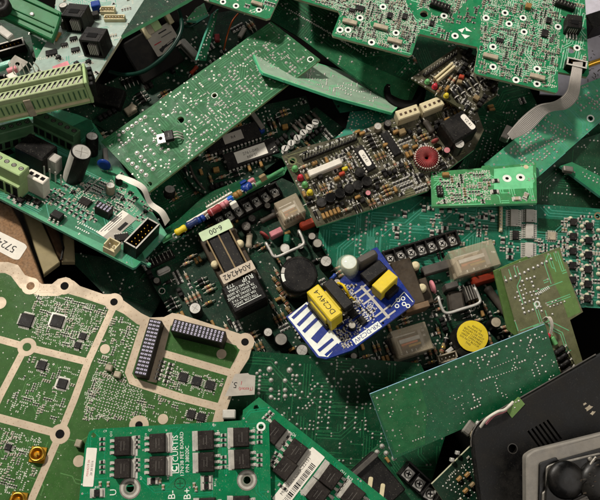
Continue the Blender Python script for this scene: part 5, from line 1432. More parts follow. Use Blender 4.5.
o, a1, a2 = ribbon('ribbon_cable', 'short whitish flat cable bent across the left teal board', [(116, 177, 112), (128, 183, 128), (141, 190, 126), (148, 205, 116), (159, 214, 112), (165, 226, 104)],
                   [(119, 174, 108), (134, 179, 122), (146, 187, 120), (152, 201, 110), (164, 210, 106), (170, 220, 98)], 6, m='paper')

# ================================================================ olive board standing at the right, with a twin behind
b = Board('relay_board', 'dusty olive board with a grass green border, leaning beside the red dipped capacitor', 'circuit board', ((501, 270, 112), (561, 248, 112), (524, 352, 84)),
          [(500.5, 269), (560, 247.5), (564, 262), (567, 262), (571, 275), (569, 277), (583, 312), (570, 320), (586, 372), (534, 400), (520, 340), (506, 290)], 'mask_olive', 3.2, edge='mask_olive_edge', trace='mask_mint_hi', seed=53)
b.area_fill([(544, 254.5), (559, 249.5), (581, 312), (568, 318), (563, 302), (553, 280)], 'mask_olive_edge', .05)
b.row((506, 281), (551, 259), 11, 1.4, 1.2, jit=.4); b.joint_field(34, [(508, 286), (536, 274), (545, 312), (520, 320)], (1.0, 1.5), pitch=4.4); b.joint_field(8, [(545, 290), (566, 300), (570, 320), (550, 330)], (.8, 1.2))
x, y = b.at(537, 304); b.mb.ring(x, y, .2, 1.8, 3.4, 'silk', 14)
for i in range(8):
    x, y = b.at(538 + i * 1.5, 293.5 - i * .9); b.mb.rect(x, y, .14, .9, 3.4, 'silk', .4)
b.traces(30, .8, None, bundle=(1, 2)); 
for i in range(6): b.put('power_resistor', axial(13, 3.3, 'black'), 561 + i * 2.6, 351 + i * 6.6, 7, b.dir((555, 357), (568, 348)), r=4)
b.put('indicator_light', lens(3, 8, 'red_lens'), 549, 336, 8, 0, r=3); b.put('indicator_light', film(4, 9, 7, 'green_lens', .8), 555, 341, 7, 10, r=3)
mb = MB()
for k in (0, 1, 2): mb.tube(smooth_path([Vector((*b.at(px, py, h), h)) for px, py, h in ((543 + k, 319 + k, 2), (547 + k * 1.5, 317, 9), (551 + k, 324, 10), (549.5 + k, 334, 6))], 5), .6, 'wire_white', 6)
b.part('jumper_wire', mb, 'thin white wires bent over the board'); b.done()
b = Board('relay_board', 'grass green edge of a board just behind the dusty olive one', 'circuit board', ((496, 270, 104), (530, 256, 104), (520, 330, 80)),
          [(494, 271), (527, 256.5), (532, 264), (520, 340), (508, 330)], 'mask_olive_edge', 3, edge='mask_olive_edge', seed=54); b.joints(((500, 270), (510, 266), (520, 262)), 1); b.done()

# ================================================================ board seen almost edge on, with coloured parts along it
b = Board('slim_board', 'slim green board seen nearly edge on with red, blue and yellow parts along it', 'circuit board', ((163, 241, 86), (285, 169, 94), (176, 218, 68)),
          [(162, 241), (216, 208), (286, 166), (283, 172), (240, 180), (206, 194), (178, 220), (160, 232)], 'mask_dark', 3.4, edge='mask_mint_hi', seed=55)
ed = b.dir((163, 241), (285, 169))
P = [b.at(163, 240.5), b.at(240, 194.6), b.at(284, 169.4)]
for i in range(2): b.mb.tube([(P[i][0], P[i][1], .3), (P[i + 1][0], P[i + 1][1], .3)], 2.4, 'mask_mint', 8)
for px, py, L, r, m, bands in ((180, 229, 13, 3.6, 'yellow', ()), (192, 222, 15, 3.8, 'navy', ()), (200, 218, 10, 3.4, 'blue', ()), (214, 209, 15, 4.0, 'red', ('pink',)), (224, 203, 10, 3.6, 'pink', ()), (237, 193, 10, 3.6, 'amber', ()), (246, 186, 12, 4, 'blue', ()), (206, 212, 9, 3.2, 'tan', ('red',))):
    b.put('axial_resistor', axial(L, r, m, bands), px, py, r + 2, ed, r=4)
for px, py, m in ((229, 198, 'blue_bright'), (243, 182, 'blue'), (251, 180, 'pink'), (262, 176, 'tan'), (233, 203, 'paper')): b.put('film_capacitor', film(7, 5, 7, m, .8), px, py, 6, ed, r=4)
b.put('pin_connector', pins(9, 1, 3.4, 8, 'white', 4, .8), 217, 196, 8, ed, r=4); b.put('flat_strip', film(48, 3, 7, 'white', .5), 205, 206, 12, ed, r=4)
b.done()
# ================================================================ boards and pieces in the gaps
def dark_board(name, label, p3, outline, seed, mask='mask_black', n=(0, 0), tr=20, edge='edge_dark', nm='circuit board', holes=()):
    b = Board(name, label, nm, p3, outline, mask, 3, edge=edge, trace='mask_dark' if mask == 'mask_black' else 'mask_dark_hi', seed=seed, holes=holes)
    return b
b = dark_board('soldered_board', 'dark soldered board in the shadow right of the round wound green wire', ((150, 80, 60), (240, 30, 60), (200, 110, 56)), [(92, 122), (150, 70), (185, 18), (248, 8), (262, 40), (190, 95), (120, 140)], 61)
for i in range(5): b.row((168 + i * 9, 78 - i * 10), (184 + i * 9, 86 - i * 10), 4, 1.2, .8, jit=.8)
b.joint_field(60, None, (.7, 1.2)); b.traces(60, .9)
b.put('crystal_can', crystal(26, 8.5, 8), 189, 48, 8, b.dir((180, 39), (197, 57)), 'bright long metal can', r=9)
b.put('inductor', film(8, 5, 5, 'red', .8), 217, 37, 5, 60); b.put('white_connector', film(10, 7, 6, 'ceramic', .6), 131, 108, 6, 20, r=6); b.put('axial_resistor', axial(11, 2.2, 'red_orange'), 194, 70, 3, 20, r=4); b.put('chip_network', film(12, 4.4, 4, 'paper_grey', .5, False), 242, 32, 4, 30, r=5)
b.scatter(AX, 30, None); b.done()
b = Board('soldered_board', 'bright sliver of a green board standing on edge in the upper gap', 'circuit board', ((198, 60, 92), (219, 9, 92), (205, 61, 84)), [(197, 60), (206, 61), (219, 9), (213, 14)], 'mask_aqua', 2.6, edge='mask_aqua_hi', trace='mask_aqua_hi', seed=62)
b.joint_field(22, None, (.7, 1.2), pitch=3); b.done()
b = Board('soldered_board', 'small pale green fragment of a board near the top edge', 'circuit board', ((188, 20, 100), (205, 14, 100), (192, 6, 92)), [(186, 20), (196, 8), (204, 3), (208, 14), (196, 21)], 'mask_mint_hi', 2.6, edge='mask_aqua_hi', trace='mask_mint', seed=63)
b.joint_field(10, None, (.8, 1.2), pitch=3.4); b.done()

# board at the top whose pale green edge crosses above a relay
b = Board('relay_board', 'board at the top with a pale green edge and a black relay hanging under it', 'circuit board', ((122, 36, 126), (186, 1, 126), (150, -8, 116)), [(121, 36), (187, 0), (200, -8), (200, -40), (140, -40), (144, 0)], 'mask_black', 4.2, edge='mask_mint_hi', trace='mask_dark', seed=64)
b.joint_field(30, None, (.8, 1.2)); b.scatter(R_CHIPS, 20, None); b.traces(20)
b.done()
b2 = Frame('relay', 'black relay with a grey white label hanging among pale tabs in the upper gap', 'relay', ((150, 42, 88), (178, 28, 88), (155, 60, 78)))
mb = MB(); x, y = b2.at(152, 56); ra = b2.dir((152, 40), (176, 26)); mb.frame(x, y, 0, ra); mb.box(2, 2, -14, 48, 44, 18, 'soot', 1.5); b2.part('housing', mb)
mb = MB(); x, y = b2.at(163.5, 39.5, 4); mb.frame(x, y, 4.05, ra); mb.prism(rounded([(-14, -12), (14, -12), (14, 12), (-14, 12)], 1.5), 0, .25, 'paper_grey')
mb.rect(3, 7, .35, 9, 1.2, 'ink'); mb.rect(5, 2.6, .36, 12, 1.0, 'grey'); mb.rect(-7, -.5, .36, 8, 1.0, 'ink_red'); mb.rect(1, -6.2, .37, 20, 2.6, 'ink', .12); mb.rect(-6, -7.6, .38, 6, 3.2, 'ink', .5); mb.rect(4, -5.4, .385, 7, .8, 'paper_grey', .12); b2.part('label', mb)
for px, py, m, L, Wd in ((145, 31, 'cream', 5, 16), (168.5, 17, 'cream', 5, 14), (156, 26, 'term_green', 9, 9), (149.5, 30, 'ceramic', 7, 9)):
    mb = MB(); x, y = b2.at(px, py, 8); mb.frame(x, y, -2, ra); mb.box(0, 0, 0, L, Wd, 12, m, .6); b2.part('contact_tab', mb)

def wire(name, label, pts, r, m):
    mb = MB(); mb.tube(smooth_path([W(*p) for p in pts], 8), r, m, 9); o = obj(name, mb.mesh(name)); tag(o, label, 'wire'); return o
wire('green_wire', 'dark green wire looping round the labelled relay in the upper gap', [(176, 4, 100), (181, 18, 112), (181, 32, 114), (172, 48, 110), (158, 62, 104), (142, 72, 96), (124, 75, 86), (110, 72, 76)], 2.3, 'wire_green')
wire('green_wire', 'short dark green wire curving near the top edge beside the pale fragment', [(180, 24, 90), (188, 27, 92), (198, 22, 92), (207, 13, 92), (214, 2, 92)], 1.6, 'wire_green')
wire('red_wire', 'thin dull red wire bent in the gap near the top', [(224, 50, 70), (227, 36, 78), (232, 22, 80), (238, 14, 74)], 1.0, 'copper')
wire('grey_wire', 'thin grey wire hanging under the dull green soldered board', [(190, 166, 60), (194, 176, 62), (203, 188, 58), (214, 197, 50)], 1.3, 'ceramic_dark')
wire('white_wire', 'white wire curling along the edge of the black case', [(478, 431, 122), (486, 419.5, 132), (497, 412, 134), (505, 409.5, 132), (513, 402, 128)], 1.3, 'wire_white')
wire('red_wire', 'short pinkish red wire beside the white one at the black case', [(486, 424, 126), (494, 415.5, 131), (502, 412.5, 130), (509, 409, 126)], 1.0, 'pink')
wire('brass_rod', 'brass coloured rod end on the pale sheet at the right edge', [(586, 66, 70), (600, 61, 70), (640, 50, 70)], 3.0, 'gold')

# boards with big chips, under the dull green one
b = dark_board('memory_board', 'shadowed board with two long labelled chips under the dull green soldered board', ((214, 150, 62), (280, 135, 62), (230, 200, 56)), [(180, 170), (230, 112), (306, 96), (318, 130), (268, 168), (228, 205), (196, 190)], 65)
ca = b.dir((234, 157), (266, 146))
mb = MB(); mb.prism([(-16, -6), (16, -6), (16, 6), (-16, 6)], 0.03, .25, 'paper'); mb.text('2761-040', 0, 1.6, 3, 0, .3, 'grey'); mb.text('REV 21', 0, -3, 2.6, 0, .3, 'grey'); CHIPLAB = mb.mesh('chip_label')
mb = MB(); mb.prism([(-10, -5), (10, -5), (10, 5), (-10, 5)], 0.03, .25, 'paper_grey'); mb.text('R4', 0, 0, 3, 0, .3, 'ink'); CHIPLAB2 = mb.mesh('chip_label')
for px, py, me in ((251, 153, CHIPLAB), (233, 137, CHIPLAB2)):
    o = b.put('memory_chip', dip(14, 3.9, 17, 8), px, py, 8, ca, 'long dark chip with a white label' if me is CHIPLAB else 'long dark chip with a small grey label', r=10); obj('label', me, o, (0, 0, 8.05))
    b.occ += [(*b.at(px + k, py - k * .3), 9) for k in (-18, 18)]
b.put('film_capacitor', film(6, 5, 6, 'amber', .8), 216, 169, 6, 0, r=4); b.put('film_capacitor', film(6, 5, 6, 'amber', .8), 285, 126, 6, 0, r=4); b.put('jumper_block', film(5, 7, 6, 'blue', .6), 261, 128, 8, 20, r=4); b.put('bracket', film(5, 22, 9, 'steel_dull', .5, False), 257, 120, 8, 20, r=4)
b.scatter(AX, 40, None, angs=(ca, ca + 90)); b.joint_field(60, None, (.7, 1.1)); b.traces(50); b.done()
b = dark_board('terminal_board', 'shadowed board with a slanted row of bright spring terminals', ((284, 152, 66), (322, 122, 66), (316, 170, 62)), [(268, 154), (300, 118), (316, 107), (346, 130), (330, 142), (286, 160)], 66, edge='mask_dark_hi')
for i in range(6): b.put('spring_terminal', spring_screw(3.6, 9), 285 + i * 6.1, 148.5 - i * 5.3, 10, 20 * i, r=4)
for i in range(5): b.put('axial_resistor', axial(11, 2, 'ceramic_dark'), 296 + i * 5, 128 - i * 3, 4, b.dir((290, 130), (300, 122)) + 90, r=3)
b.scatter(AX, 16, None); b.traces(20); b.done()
b = Board('soldered_board', 'small lit green patch of board covered in solder points above the crowded brown board', 'circuit board', ((340, 140, 74), (385, 116, 74), (350, 112, 70)), [(330, 143), (346, 128), (350, 112), (385, 108), (398, 116), (352, 138)], 'mask_teal_hi', 3, edge='mask_aqua_hi', trace='mask_mint', seed=67)
b.joint_field(60, None, (.7, 1.1), pitch=3.2); b.done()
b = Board('soldered_board', 'small green corner showing one hole below the narrow mint green board', 'circuit board', ((330, 104, 70), (352, 98, 70), (338, 112, 68)), [(331, 96), (350, 90), (372, 108), (340, 112)], 'mask_teal', 3, edge='mask_aqua_hi', trace='mask_teal_hi', seed=68, holes=[(338, 106, 1.8)])
b.joint_field(10, None, (.6, .9)); b.done()
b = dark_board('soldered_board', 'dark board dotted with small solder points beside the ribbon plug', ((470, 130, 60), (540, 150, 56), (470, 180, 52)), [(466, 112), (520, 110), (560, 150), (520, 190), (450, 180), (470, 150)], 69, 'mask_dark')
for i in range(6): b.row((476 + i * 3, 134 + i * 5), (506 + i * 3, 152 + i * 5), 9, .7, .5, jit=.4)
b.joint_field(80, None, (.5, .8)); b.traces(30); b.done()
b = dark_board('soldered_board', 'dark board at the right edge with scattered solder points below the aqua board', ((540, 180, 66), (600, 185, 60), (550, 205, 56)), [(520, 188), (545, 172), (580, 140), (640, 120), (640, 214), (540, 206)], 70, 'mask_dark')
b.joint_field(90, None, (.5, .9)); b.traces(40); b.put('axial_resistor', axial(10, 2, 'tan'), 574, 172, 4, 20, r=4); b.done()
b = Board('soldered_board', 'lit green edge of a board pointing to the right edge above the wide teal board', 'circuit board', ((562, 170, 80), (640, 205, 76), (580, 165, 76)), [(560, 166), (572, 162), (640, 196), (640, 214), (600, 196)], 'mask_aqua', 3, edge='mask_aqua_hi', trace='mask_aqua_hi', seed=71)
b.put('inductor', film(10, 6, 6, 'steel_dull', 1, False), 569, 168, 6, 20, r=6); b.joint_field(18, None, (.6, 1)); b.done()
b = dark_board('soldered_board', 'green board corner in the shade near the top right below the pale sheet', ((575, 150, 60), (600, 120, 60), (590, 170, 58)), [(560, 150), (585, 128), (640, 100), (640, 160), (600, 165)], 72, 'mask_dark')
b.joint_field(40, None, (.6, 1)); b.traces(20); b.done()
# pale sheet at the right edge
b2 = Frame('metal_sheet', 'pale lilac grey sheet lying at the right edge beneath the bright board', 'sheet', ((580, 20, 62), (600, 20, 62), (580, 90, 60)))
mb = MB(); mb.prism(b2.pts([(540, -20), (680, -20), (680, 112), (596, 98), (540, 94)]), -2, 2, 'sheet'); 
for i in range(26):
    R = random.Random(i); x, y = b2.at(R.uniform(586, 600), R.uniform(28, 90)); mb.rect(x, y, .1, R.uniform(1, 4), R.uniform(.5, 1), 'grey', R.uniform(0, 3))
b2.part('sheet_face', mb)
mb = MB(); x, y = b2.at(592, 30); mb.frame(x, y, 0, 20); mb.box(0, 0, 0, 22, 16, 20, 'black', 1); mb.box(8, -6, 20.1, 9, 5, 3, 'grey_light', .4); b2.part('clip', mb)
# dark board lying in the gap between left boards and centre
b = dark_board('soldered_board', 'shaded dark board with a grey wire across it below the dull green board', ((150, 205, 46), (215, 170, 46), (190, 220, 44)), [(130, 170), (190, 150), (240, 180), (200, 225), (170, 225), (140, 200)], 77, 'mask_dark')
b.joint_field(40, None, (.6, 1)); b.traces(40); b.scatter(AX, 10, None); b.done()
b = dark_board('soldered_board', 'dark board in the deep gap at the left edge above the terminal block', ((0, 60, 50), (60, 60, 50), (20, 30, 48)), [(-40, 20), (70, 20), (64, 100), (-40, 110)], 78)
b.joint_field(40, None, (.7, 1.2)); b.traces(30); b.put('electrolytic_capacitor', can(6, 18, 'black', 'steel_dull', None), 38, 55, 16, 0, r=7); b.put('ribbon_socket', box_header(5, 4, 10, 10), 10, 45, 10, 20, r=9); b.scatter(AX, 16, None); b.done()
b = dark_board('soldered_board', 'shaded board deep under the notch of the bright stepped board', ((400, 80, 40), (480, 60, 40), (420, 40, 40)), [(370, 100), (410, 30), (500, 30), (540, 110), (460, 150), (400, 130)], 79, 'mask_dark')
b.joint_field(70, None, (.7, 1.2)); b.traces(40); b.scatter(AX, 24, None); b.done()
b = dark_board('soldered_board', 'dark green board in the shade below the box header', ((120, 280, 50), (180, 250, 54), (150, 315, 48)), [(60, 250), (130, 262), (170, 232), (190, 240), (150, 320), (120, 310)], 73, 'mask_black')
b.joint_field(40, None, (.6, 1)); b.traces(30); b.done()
b = Board('soldered_board', 'dim green board with tiny rows of points right of the box header', 'circuit board', ((160, 262, 58), (200, 236, 62), (180, 280, 56)), [(140, 278), (166, 246), (204, 222), (210, 240), (170, 268)], 'mask_dark', 3, edge='mask_dark_hi', trace='mask_dark_hi', seed=74)
for i in range(3): b.row((158 + i * 3, 262 - i * 6), (180 + i * 3, 248 - i * 6), 7, .8, .6)
x, y = b.at(187, 243); b.mb.rect(x, y, .1, 11, 16, 'mask_aqua_hi', .4); b.joint_field(20, None, (.6, 1)); b.traces(20); b.done()
b = dark_board('soldered_board', 'dark board glimpsed below the long terminal block at the left', ((20, 120, 60), (100, 90, 60), (60, 150, 56)), [(-20, 112), (90, 92), (150, 60), (150, 120), (100, 150), (40, 128)], 75)
b.joint_field(30, None, (.6, 1)); b.traces(30)
mb_ = None; b.put('relay', film(30, 20, 12, 'black', 1), 108, 96, 10, -38, r=14)
b.put('white_connector', film(11, 8, 8, 'ceramic', .8), 130, 109, 8, 12, r=6); b.scatter(AX, 12, None); b.done()

# ================================================================ left edge pieces
b2 = Frame('rail_housing', 'glossy green ridged plastic housing at the top left corner', 'plastic housing', ((0, 15, 118), (52, 40, 112), (10, -10, 118)))
P = b2.pts([(-30, 0), (0, 15), (52, 40), (57, 28), (62, 12), (38, 0), (6, -16), (-20, -16)])
mb = MB(); mb.prism(rounded(P, 2.5), -7, 7, 'case_green', ch=1.2); b2.part('shell', mb)
(x0, y0), (x1, y1) = b2.at(0, 12), b2.at(53, 36); L_ = math.hypot(x1 - x0, y1 - y0); ha = math.degrees(math.atan2(y1 - y0, x1 - x0))
mb = MB(); mb.frame((x0 + x1) / 2, (y0 + y1) / 2 + 3, 0, ha); mb.box(0, 0, 0, L_ - 6, 2.2, 2.4, 'case_green', .5); mb.box(0, 6, 0, L_ - 8, 1.4, 1.6, 'case_green', .4); mb.box(0, 21, 0, L_ - 14, 2.4, 2.4, 'case_green', .5); b2.part('ridge', mb)
mb = MB(); x, y = b2.at(32, 14.5); mb.lathe(x, y, [(2.2, 0), (2.2, 1), (1.2, 1.4)], 'steel', 12); b2.part('rivet', mb)
b2 = Frame('control_dial', 'round black dial cut off by the top left corner', 'dial', ((0, 4, 132), (10, 4, 132), (0, -6, 132)))
mb = MB(); x, y = b2.at(-1, 3); mb.lathe(x, y, [(10, -10), (10, -1), (8.6, 0), (5, .4), (4.4, -1.5), (.1, -1.5)], 'black', 24, None, True, False); b2.part('cap', mb)
b2 = Frame('metal_bracket', 'flat grey bracket with one round hole at the left edge above the terminal block', 'bracket', ((8, 66, 120), (28, 62, 116), (14, 54, 120)))
mb = MB(); x, y = b2.at(17.5, 64); hole = [(x + 2.2 * math.cos(t * .524), y + 2.2 * math.sin(t * .524)) for t in range(12)]
mb.prism(b2.pts([(8, 63), (15, 55), (28, 62), (19, 72), (10, 69)]), -1.5, 1.5, 'steel_dull', holes=[hole]); b2.part('plate', mb)
b2 = Frame('plug_housing', 'pale broken plug with white teeth at the left edge by the bracket', 'plug', ((0, 76, 116), (20, 72, 116), (4, 60, 116)))
for px, py, L, Wd, H, m, a in ((12, 76, 9, 14, 8, 'white', 20), (3, 80, 8, 8, 8, 'cream', 5), (2, 62, 16, 6, 7, 'mask_aqua_hi', 8), (3, 30, 8, 18, 6, 'grey_light', 38)):
    mb = MB(); x, y = b2.at(px, py, H); mb.frame(x, y, -3, a); mb.box(0, 0, 0, L, Wd, H, m, 1); b2.part('block', mb)
b = Board('soldered_board', 'green splinter of board standing behind the terminal block at the upper left', 'circuit board', ((34, 40, 92), (52, 58, 92), (40, 30, 90)), [(30, 34), (52, 46), (46, 64), (36, 60)], 'mask_aqua', 2.6, edge='mask_aqua_hi', trace='mask_aqua_hi', seed=76); b.joint_field(8, None, (.6, 1)); b.done()

b2 = Frame('broken_connector', 'cluster of pale and pinkish connector pieces with bent pins beside the bracket', 'connector', ((8, 80, 122), (40, 74, 122), (12, 66, 118)))
for px, py, L, Wd, H, m, a in ((34, 74, 9, 5, 7, 'grey_light', 18), (24, 79, 8, 9, 6, 'white', 8), (10, 66, 10, 5, 6, 'pink', 14), (42, 80, 8, 6, 6, 'paper_grey', 30)):
    mb = MB(); x, y = b2.at(px, py, H); mb.frame(x, y, -3, a); mb.box(0, 0, 0, L, Wd, H, m, .8); b2.part('block', mb)
for i in range(6):
    mb = MB(); x, y = b2.at(14 + i * 5, 74 - i * .8); mb.tube([(x, y, -4), (x + .5, y, 4), (x + 2 - i, y + 4, 8)], .6, 'tin', 6); b2.part('bent_pin', mb)

# brown fibre panel with a sticker
b2 = Frame('fibre_panel', 'brown fibre panel at the left edge carrying a white numbered sticker', 'panel', ((0, 215, 84), (34, 278, 84), (-20, 240, 84)))
mb = MB(); mb.prism(b2.pts([(-60, 196), (0, 202), (11, 206), (21, 226), (42, 281), (60, 330), (-60, 330)]), -7, 7, 'fibre', ch=.8); b2.part('board_panel', mb)
mb = MB(); pp = b2.pts([(-30, 217), (25, 244), (27.5, 247), (19, 260), (14, 259.5), (-30, 236)]); mb.prism(rounded(pp, 3), .1, .3, 'paper')
x, y = b2.at(5.5, 245.2); mb.text('572482', x, y, 7.6, math.radians(b2.dir((20, 252), (0, 241.5))), .5, 'ink', .37); b2.part('sticker', mb, 'rounded white sticker with a number printed upside down')
b2 = Frame('plastic_strip', 'beige and umber plastic strip in the slot beside the brown fibre panel', 'plastic strip', ((26, 215, 70), (50, 272, 70), (40, 215, 66)))
mb = MB(); mb.prism(b2.pts([(22, 208), (40, 218), (60, 262), (44, 274)]), -8, 8, 'beige', ch=.8); b2.part('beige_strip', mb)
mb = MB(); mb.prism(b2.pts([(41, 216), (52, 218), (62, 240), (63, 262), (57, 255)]), -6, 12, 'umber', ch=.8); b2.part('umber_strip', mb)
mb = MB(); mb.prism(b2.pts([(63, 232), (74, 240), (75, 262), (62, 262)]), -6, 8, 'beige', ch=1.5); b2.part('round_tab', mb)
mb = MB(); mb.tube([Vector((*b2.at(px, py, 13), 13)) for px, py in ((50, 218), (60, 234), (63.5, 248), (61, 260))], 1.2, 'black', 8); b2.part('rubber_seal', mb)

# paper tag
b2 = Frame('paper_tag', 'grey paper tag with red and black print sticking out under the ivory banded board', 'tag', ((232, 392, 92), (254, 395, 92), (238, 374, 92)))
mb = MB(); mb.prism(b2.pts([(225, 396), (235, 374), (248, 373), (249.5, 374.5), (255.5, 375.5), (254.5, 394.5), (232, 396)]), -.3, .3, 'paper_grey')
x, y = b2.at(246, 389); mb.text('(Tested)', x, y, 3.0, math.radians(b2.dir((254, 389), (240, 389))), .1, 'ink_red'); x, y = b2.at(242, 383); mb.text('1', x, y + 0, 3.6, math.pi, .1, 'ink_red'); x, y = b2.at(234.5, 385); mb.text('5.', x, y, 6, math.pi, .1, 'ink'); b2.part('tag_paper', mb)
b2 = Frame('metal_shield', 'small pale metal box peeking out beside the corner of the white lettered board', 'metal box', ((222, 416, 92), (236, 416, 92), (222, 406, 92)))
mb = MB(); x, y = b2.at(229, 414); mb.box(x, y, -6, 13, 9, 7, 'grey_light', 1); b2.part('cover', mb)

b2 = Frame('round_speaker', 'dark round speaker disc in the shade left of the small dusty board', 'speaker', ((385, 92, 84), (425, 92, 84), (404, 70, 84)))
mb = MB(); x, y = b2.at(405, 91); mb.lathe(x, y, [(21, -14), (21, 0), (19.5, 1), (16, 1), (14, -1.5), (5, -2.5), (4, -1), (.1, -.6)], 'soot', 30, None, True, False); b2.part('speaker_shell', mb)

# ================================================================ bottom: transformer with strip, slanted board
b = Board('terminal_board', 'dark board at the bottom edge with a black transformer and three barrier screws', 'circuit board', ((362, 462, 72), (392, 440, 72), (420, 500, 66)), [(350, 470), (383, 440), (400, 452), (460, 510), (440, 560), (380, 540)], 'mask_dark', 3, edge='mask_dark_hi', trace='mask_dark_hi', seed=81)
tr = b.dir((362, 478), (384, 458))
mb = MB(); mb.box(0, 0, 0, 34, 48, 16, 'black', 1.2); o = b.put('transformer', mb.mesh('transformer_core'), 378, 482, 24, tr, 'black transformer with pale tongues', r=22)
for x_, y_, l in ((0, -4, 15), (-4, 9, 13)):
    s = MB(); s.frame(x_ - 2, y_ - 6, 16, 40); s.prism(rounded([(-l / 2, -2.2), (l / 2, -2.2), (l / 2, 2.2), (-l / 2, 2.2)], 2), 0.02, 1.4, 'cream', ch=.4); obj('tongue', s.mesh('tongue'), o)
s = MB(); s.box(0, 20, 16.02, 34, 5, 5, 'grey', .6); obj('core_plate', s.mesh('core_plate'), o)
lay_barrier(b, (409.5, 473), (442, 503), 4, 0, 17, 16, 4.2)
b.joints(((382, 446), (377, 452), (386, 453), (391, 447), (394, 458)), 2.2, 2); b.scatter(AX, 8, [(370, 460), (384, 442), (400, 455), (392, 466)]); b.traces(10); b.done()
b = Board('display_board', 'dark board with a pale edge and rows of white points leaning on the black case', 'circuit board', ((433, 484, 96), (486, 432, 96), (452, 520, 84)), [(432, 484), (486, 431), (520, 470), (500, 540), (470, 540)], 'mask_black', 3, edge='edge_pale', trace='mask_dark', seed=83)
for i in range(7): b.row((443 + i * 4.2, 486 - i * .4 + i * 2.4), (474 + i * 4.2, 456 + i * 2.4), 11, .8, .6)
for px, py in ((468, 475), (466.5, 491), (460, 479), (473, 485)): b.put('tantalum_capacitor', film(6, 3.6, 4, 'amber' if px < 470 else 'tan', .8), px, py, 4, b.dir((440, 480), (470, 450)), r=4)
for px, py in ((452.5, 460), (458, 453)): b.put('solder_lug', film(4, 4, 5, 'steel', .8, False), px, py, 4, 40)
b.scatter(R_CHIPS, 34, None, angs=(0, 90)); pad_field(b, 80, None); b.done()
b2 = Frame('cable_plug', 'crumpled silvery plug end under the bottle green board by the black case', 'plug', ((460, 432, 112), (480, 424, 112), (460, 420, 112)))
for px, py, L, Wd, a, m in ((469, 428, 15, 9, 30, 'steel_dull'), (475, 434, 10, 8, -20, 'ceramic'), (478, 425, 8, 5, 60, 'steel')):
    mb = MB(); x, y = b2.at(px, py); mb.frame(x, y, -4, a); mb.box(0, 0, 0, L, Wd, 7, m, 1.6); b2.part('shell', mb)
b = Board('soldered_board', 'tiny grass green scrap of board above the corner of the black case', 'circuit board', ((508, 412, 128), (523, 402, 128), (512, 420, 126)), [(506, 410), (519, 397), (525, 404), (512, 418)], 'mask_olive_edge', 2.6, edge='mask_olive_edge', seed=84); b.joint_field(4, None, (.7, 1)); b.done()

# ================================================================ black plastic case, bottom right
b2 = Frame('plastic_case', 'scuffed black plastic case with a slotted vent and one screw hole at the bottom right', 'case', ((486, 434, 124), (600, 372, 124), (492, 500, 118)))
out = [(477, 432), (600, 361), (690, 312), (690, 620), (500, 620), (487, 510)]
P1 = rounded(b2.pts(out), [14, 1, 1, 1, 1, 1], 6); I1 = inset(P1, 3.2); I2 = inset(P1, 7.0); I3 = inset(P1, 9.0)
mb = MB(); mb.prism(P1, -30, 24, 'shell', ch=1.4); b2.part('base', mb)
hx, hy = b2.at(512, 448.5); hole = [(hx + 4.2 * math.cos(t * .393), hy + 4.2 * math.sin(t * .393)) for t in range(16)]
va_ = math.radians(b2.dir((530, 428), (560, 411))); vx, vy = b2.at(544, 435)
slots = []
for i in range(6):
    cx = vx + math.cos(va_) * (i - 2.5) * 4.6; cy = vy + math.sin(va_) * (i - 2.5) * 4.6
    d = va_ - math.pi / 2 + .12; ux, uy = math.cos(d), math.sin(d); wx, wy = -uy, ux
    hl = 11.5
    slots.append([(cx + ux * s * hl + wx * t * 1.05, cy + uy * s * hl + wy * t * 1.05) for s, t in ((-1, -1), (1, -1), (1, 1), (-1, 1))])
mb = MB(); mb.prism(I2, -6, 8, 'shell', ch=2.2, holes=[hole] + slots); b2.part('cover', mb)
mb = MB(); mb.add([(x, y, -5.5) for x, y in I1] + [(x, y, -5.4) for x, y in I2], [(i, (i + 1) % len(I1), len(I1) + (i + 1) % len(I1), len(I1) + i) for i in range(len(I1))], 'hole_black')
b2.part('seam', mb)
mb = MB(); mb.tube([(x, y, -6.6) for x, y in inset(P1, .9)[:9]], .7, 'shell_rim', 6); mb.tube([(x, y, .9) for x, y in inset(I2, 1.0)[:9]], .8, 'shell_rim', 6); b2.part('worn_rim_highlight', mb)  # scuffed edges and their light highlight, added as paler tubes
mb = MB(); mb.ring(hx, hy, 2.1, 4.3, 5.2, 'shell_rim', 20); b2.part('screw_recess', mb)
mb = MB()
for px, py, L, Wd, a in ((588, 408, 10, 4, -1.0), (592, 413, 7, 2.4, -.7), (584, 404, 5, 2, -1.2)):
    x, y = b2.at(px, py); mb.poly([(x + L / 2 * math.cos(a + t) * (1 if k % 2 else .6), y + L / 2 * math.sin(a + t) * (.55 if k % 2 else .35)) for k, t in enumerate([i * .7 for i in range(9)])], 2.08, 'ceramic')
b2.part('scuff_mark', mb)
# grey framed unit on the case
b2 = Frame('lens_unit', 'grey framed unit with glossy black domes at the bottom right corner', 'electronic unit', ((528, 456, 160), (600, 437, 160), (531, 520, 152)))
P1 = rounded(b2.pts([(527, 456), (535, 450), (640, 424), (660, 600), (528, 600)]), [3, 5, 1, 1, 1], 5)
mb = MB(); mb.prism(P1, -15, 13, 'frame_grey', ch=1.6); b2.part('frame', mb)
P2 = rounded(b2.pts([(539, 463), (556, 457), (558, 460), (600, 448), (660, 432), (660, 600), (536, 600)]), [3, 1, 1, 2, 1, 1, 1], 4)
mb = MB(); mb.prism(P2, -2, 3.2, 'shell_gloss', ch=.8); b2.part('tray', mb)
mb = MB(); mb.prism(rounded(b2.pts([(545, 466), (552, 463), (600, 452), (600, 600), (541, 600), (541, 492), (545, 490)]), 3, 4), 1.2, 2.8, 'steel_dull', ch=.8); b2.part('inner_frame', mb)
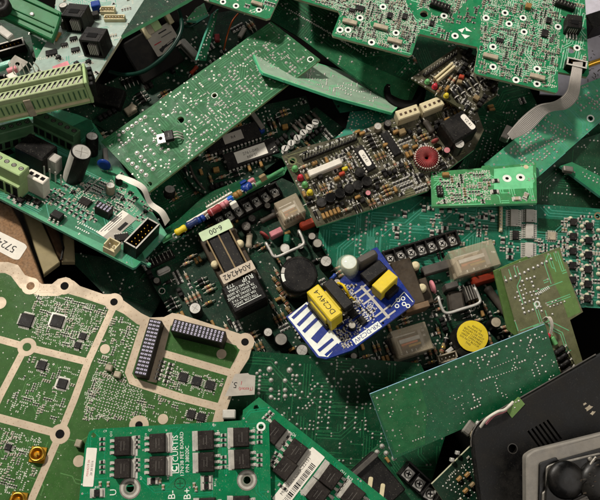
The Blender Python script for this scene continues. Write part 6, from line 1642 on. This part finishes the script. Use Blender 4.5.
mb = MB(); mb.prism(rounded(b2.pts([(546.5, 468.5), (554, 464.8), (640, 444), (640, 600), (543, 600), (543, 494)]), 4, 4), 4.05, 2.6, 'shell_gloss', ch=1.2); b2.part('black_cover', mb)
for px, py, r, h in ((566, 480, 19, 7), (600, 482, 22, 9)):
    mb = MB(); x, y = b2.at(px, py, 8); n = 8
    mb.frame(x, y, 0, 20); mb.lathe(0, 0, [(r * math.cos(i / n * 1.5) ** .6, 6.4 + h * math.sin(i / n * 1.5)) for i in range(n + 1)], 'shell_gloss', 28); b2.part('dome', mb)
for px, py in ((557, 488), (585, 487), (590, 459)):
    mb = MB(); x, y = b2.at(px, py, 7); mb.lathe(x, y, [(2.6, 7), (2.6, 8.2), (1.6, 8.8)], 'steel_dull', 12); b2.part('screw', mb)
mb = MB(); x, y = b2.at(575, 503, 7); mb.frame(x, y, 7.05, 10); mb.box(0, 0, 0, 34, 8, 3, 'black', .8); mb.box(0, 0, 3.02, 26, 4, .8, 'grey'); b2.part('name_plate', mb)
mb = MB(); R = random.Random(3)
for i in range(16):
    x, y = b2.at(R.uniform(575, 602), R.uniform(455, 498), 8); a = R.uniform(0, 3); l = R.uniform(.8, 3.4)
    mb.poly([(x + l * math.cos(a + t) * R.uniform(.5, 1), y + l * .4 * math.sin(a + t) * R.uniform(.5, 1)) for t in [q * .785 for q in range(8)]], 15.6 + i * .03, 'laminate' if i % 2 else 'ceramic_dark')
b2.part('scuff_mark', mb)
mb = MB(); mb.tube(smooth_path([Vector((*b2.at(px, py, 10), 10)) for px, py in ((596, 457), (590, 466), (592, 478), (600, 486))], 5), 1.6, 'steel_dull', 7); b2.part('strap', mb)

# ================================================================ light: one lamp high on the upper left, an added soft fill, an added sheen light
scene.world = bpy.data.worlds.new('World'); scene.world.use_nodes = True
bg = scene.world.node_tree.nodes['Background']; bg.inputs['Color'].default_value = (1.0, .92, .84, 1); bg.inputs['Strength'].default_value = .10
def area_lamp(name, direction, dist, size, power, col, target=(0, 0, 80)):
    l = bpy.data.lights.new(name, 'AREA'); l.shape = 'SQUARE'; l.size = size; l.energy = power; l.color = col
    o = bpy.data.objects.new(name, l); COL.objects.link(o)
    d = Vector(direction).normalized(); t = Vector(target) * U
    o.location = t + d * dist; o.rotation_euler = d.to_track_quat('Z', 'Y').to_euler()
area_lamp('key_lamp', (-.42, .50, .80), 1.5, .12, 29, (1, .93, .84))
area_lamp('soft_fill', (.75, -.3, 1.0), 1.8, 1.2, 10.5, (1, .94, .88))  # added soft fill that lifts the dark gaps
area_lamp('sheen_fill', (-.1, .92, .45), 1.6, 1.0, 8.0, (1, .97, .93))  # added unseen light, gives sheen to boards tilted away
scene.view_settings.view_transform = 'Standard'; scene.view_settings.look = 'None'; scene.view_settings.exposure = 0; scene.view_settings.gamma = 1
scene.render.engine = 'CYCLES'
scene.cycles.use_denoising = True
scene.cycles.max_bounces = 8; scene.cycles.transmission_bounces = 6; scene.cycles.caustics_refractive = False; scene.cycles.caustics_reflective = False
scene.cycles.sample_clamp_indirect = 4.0
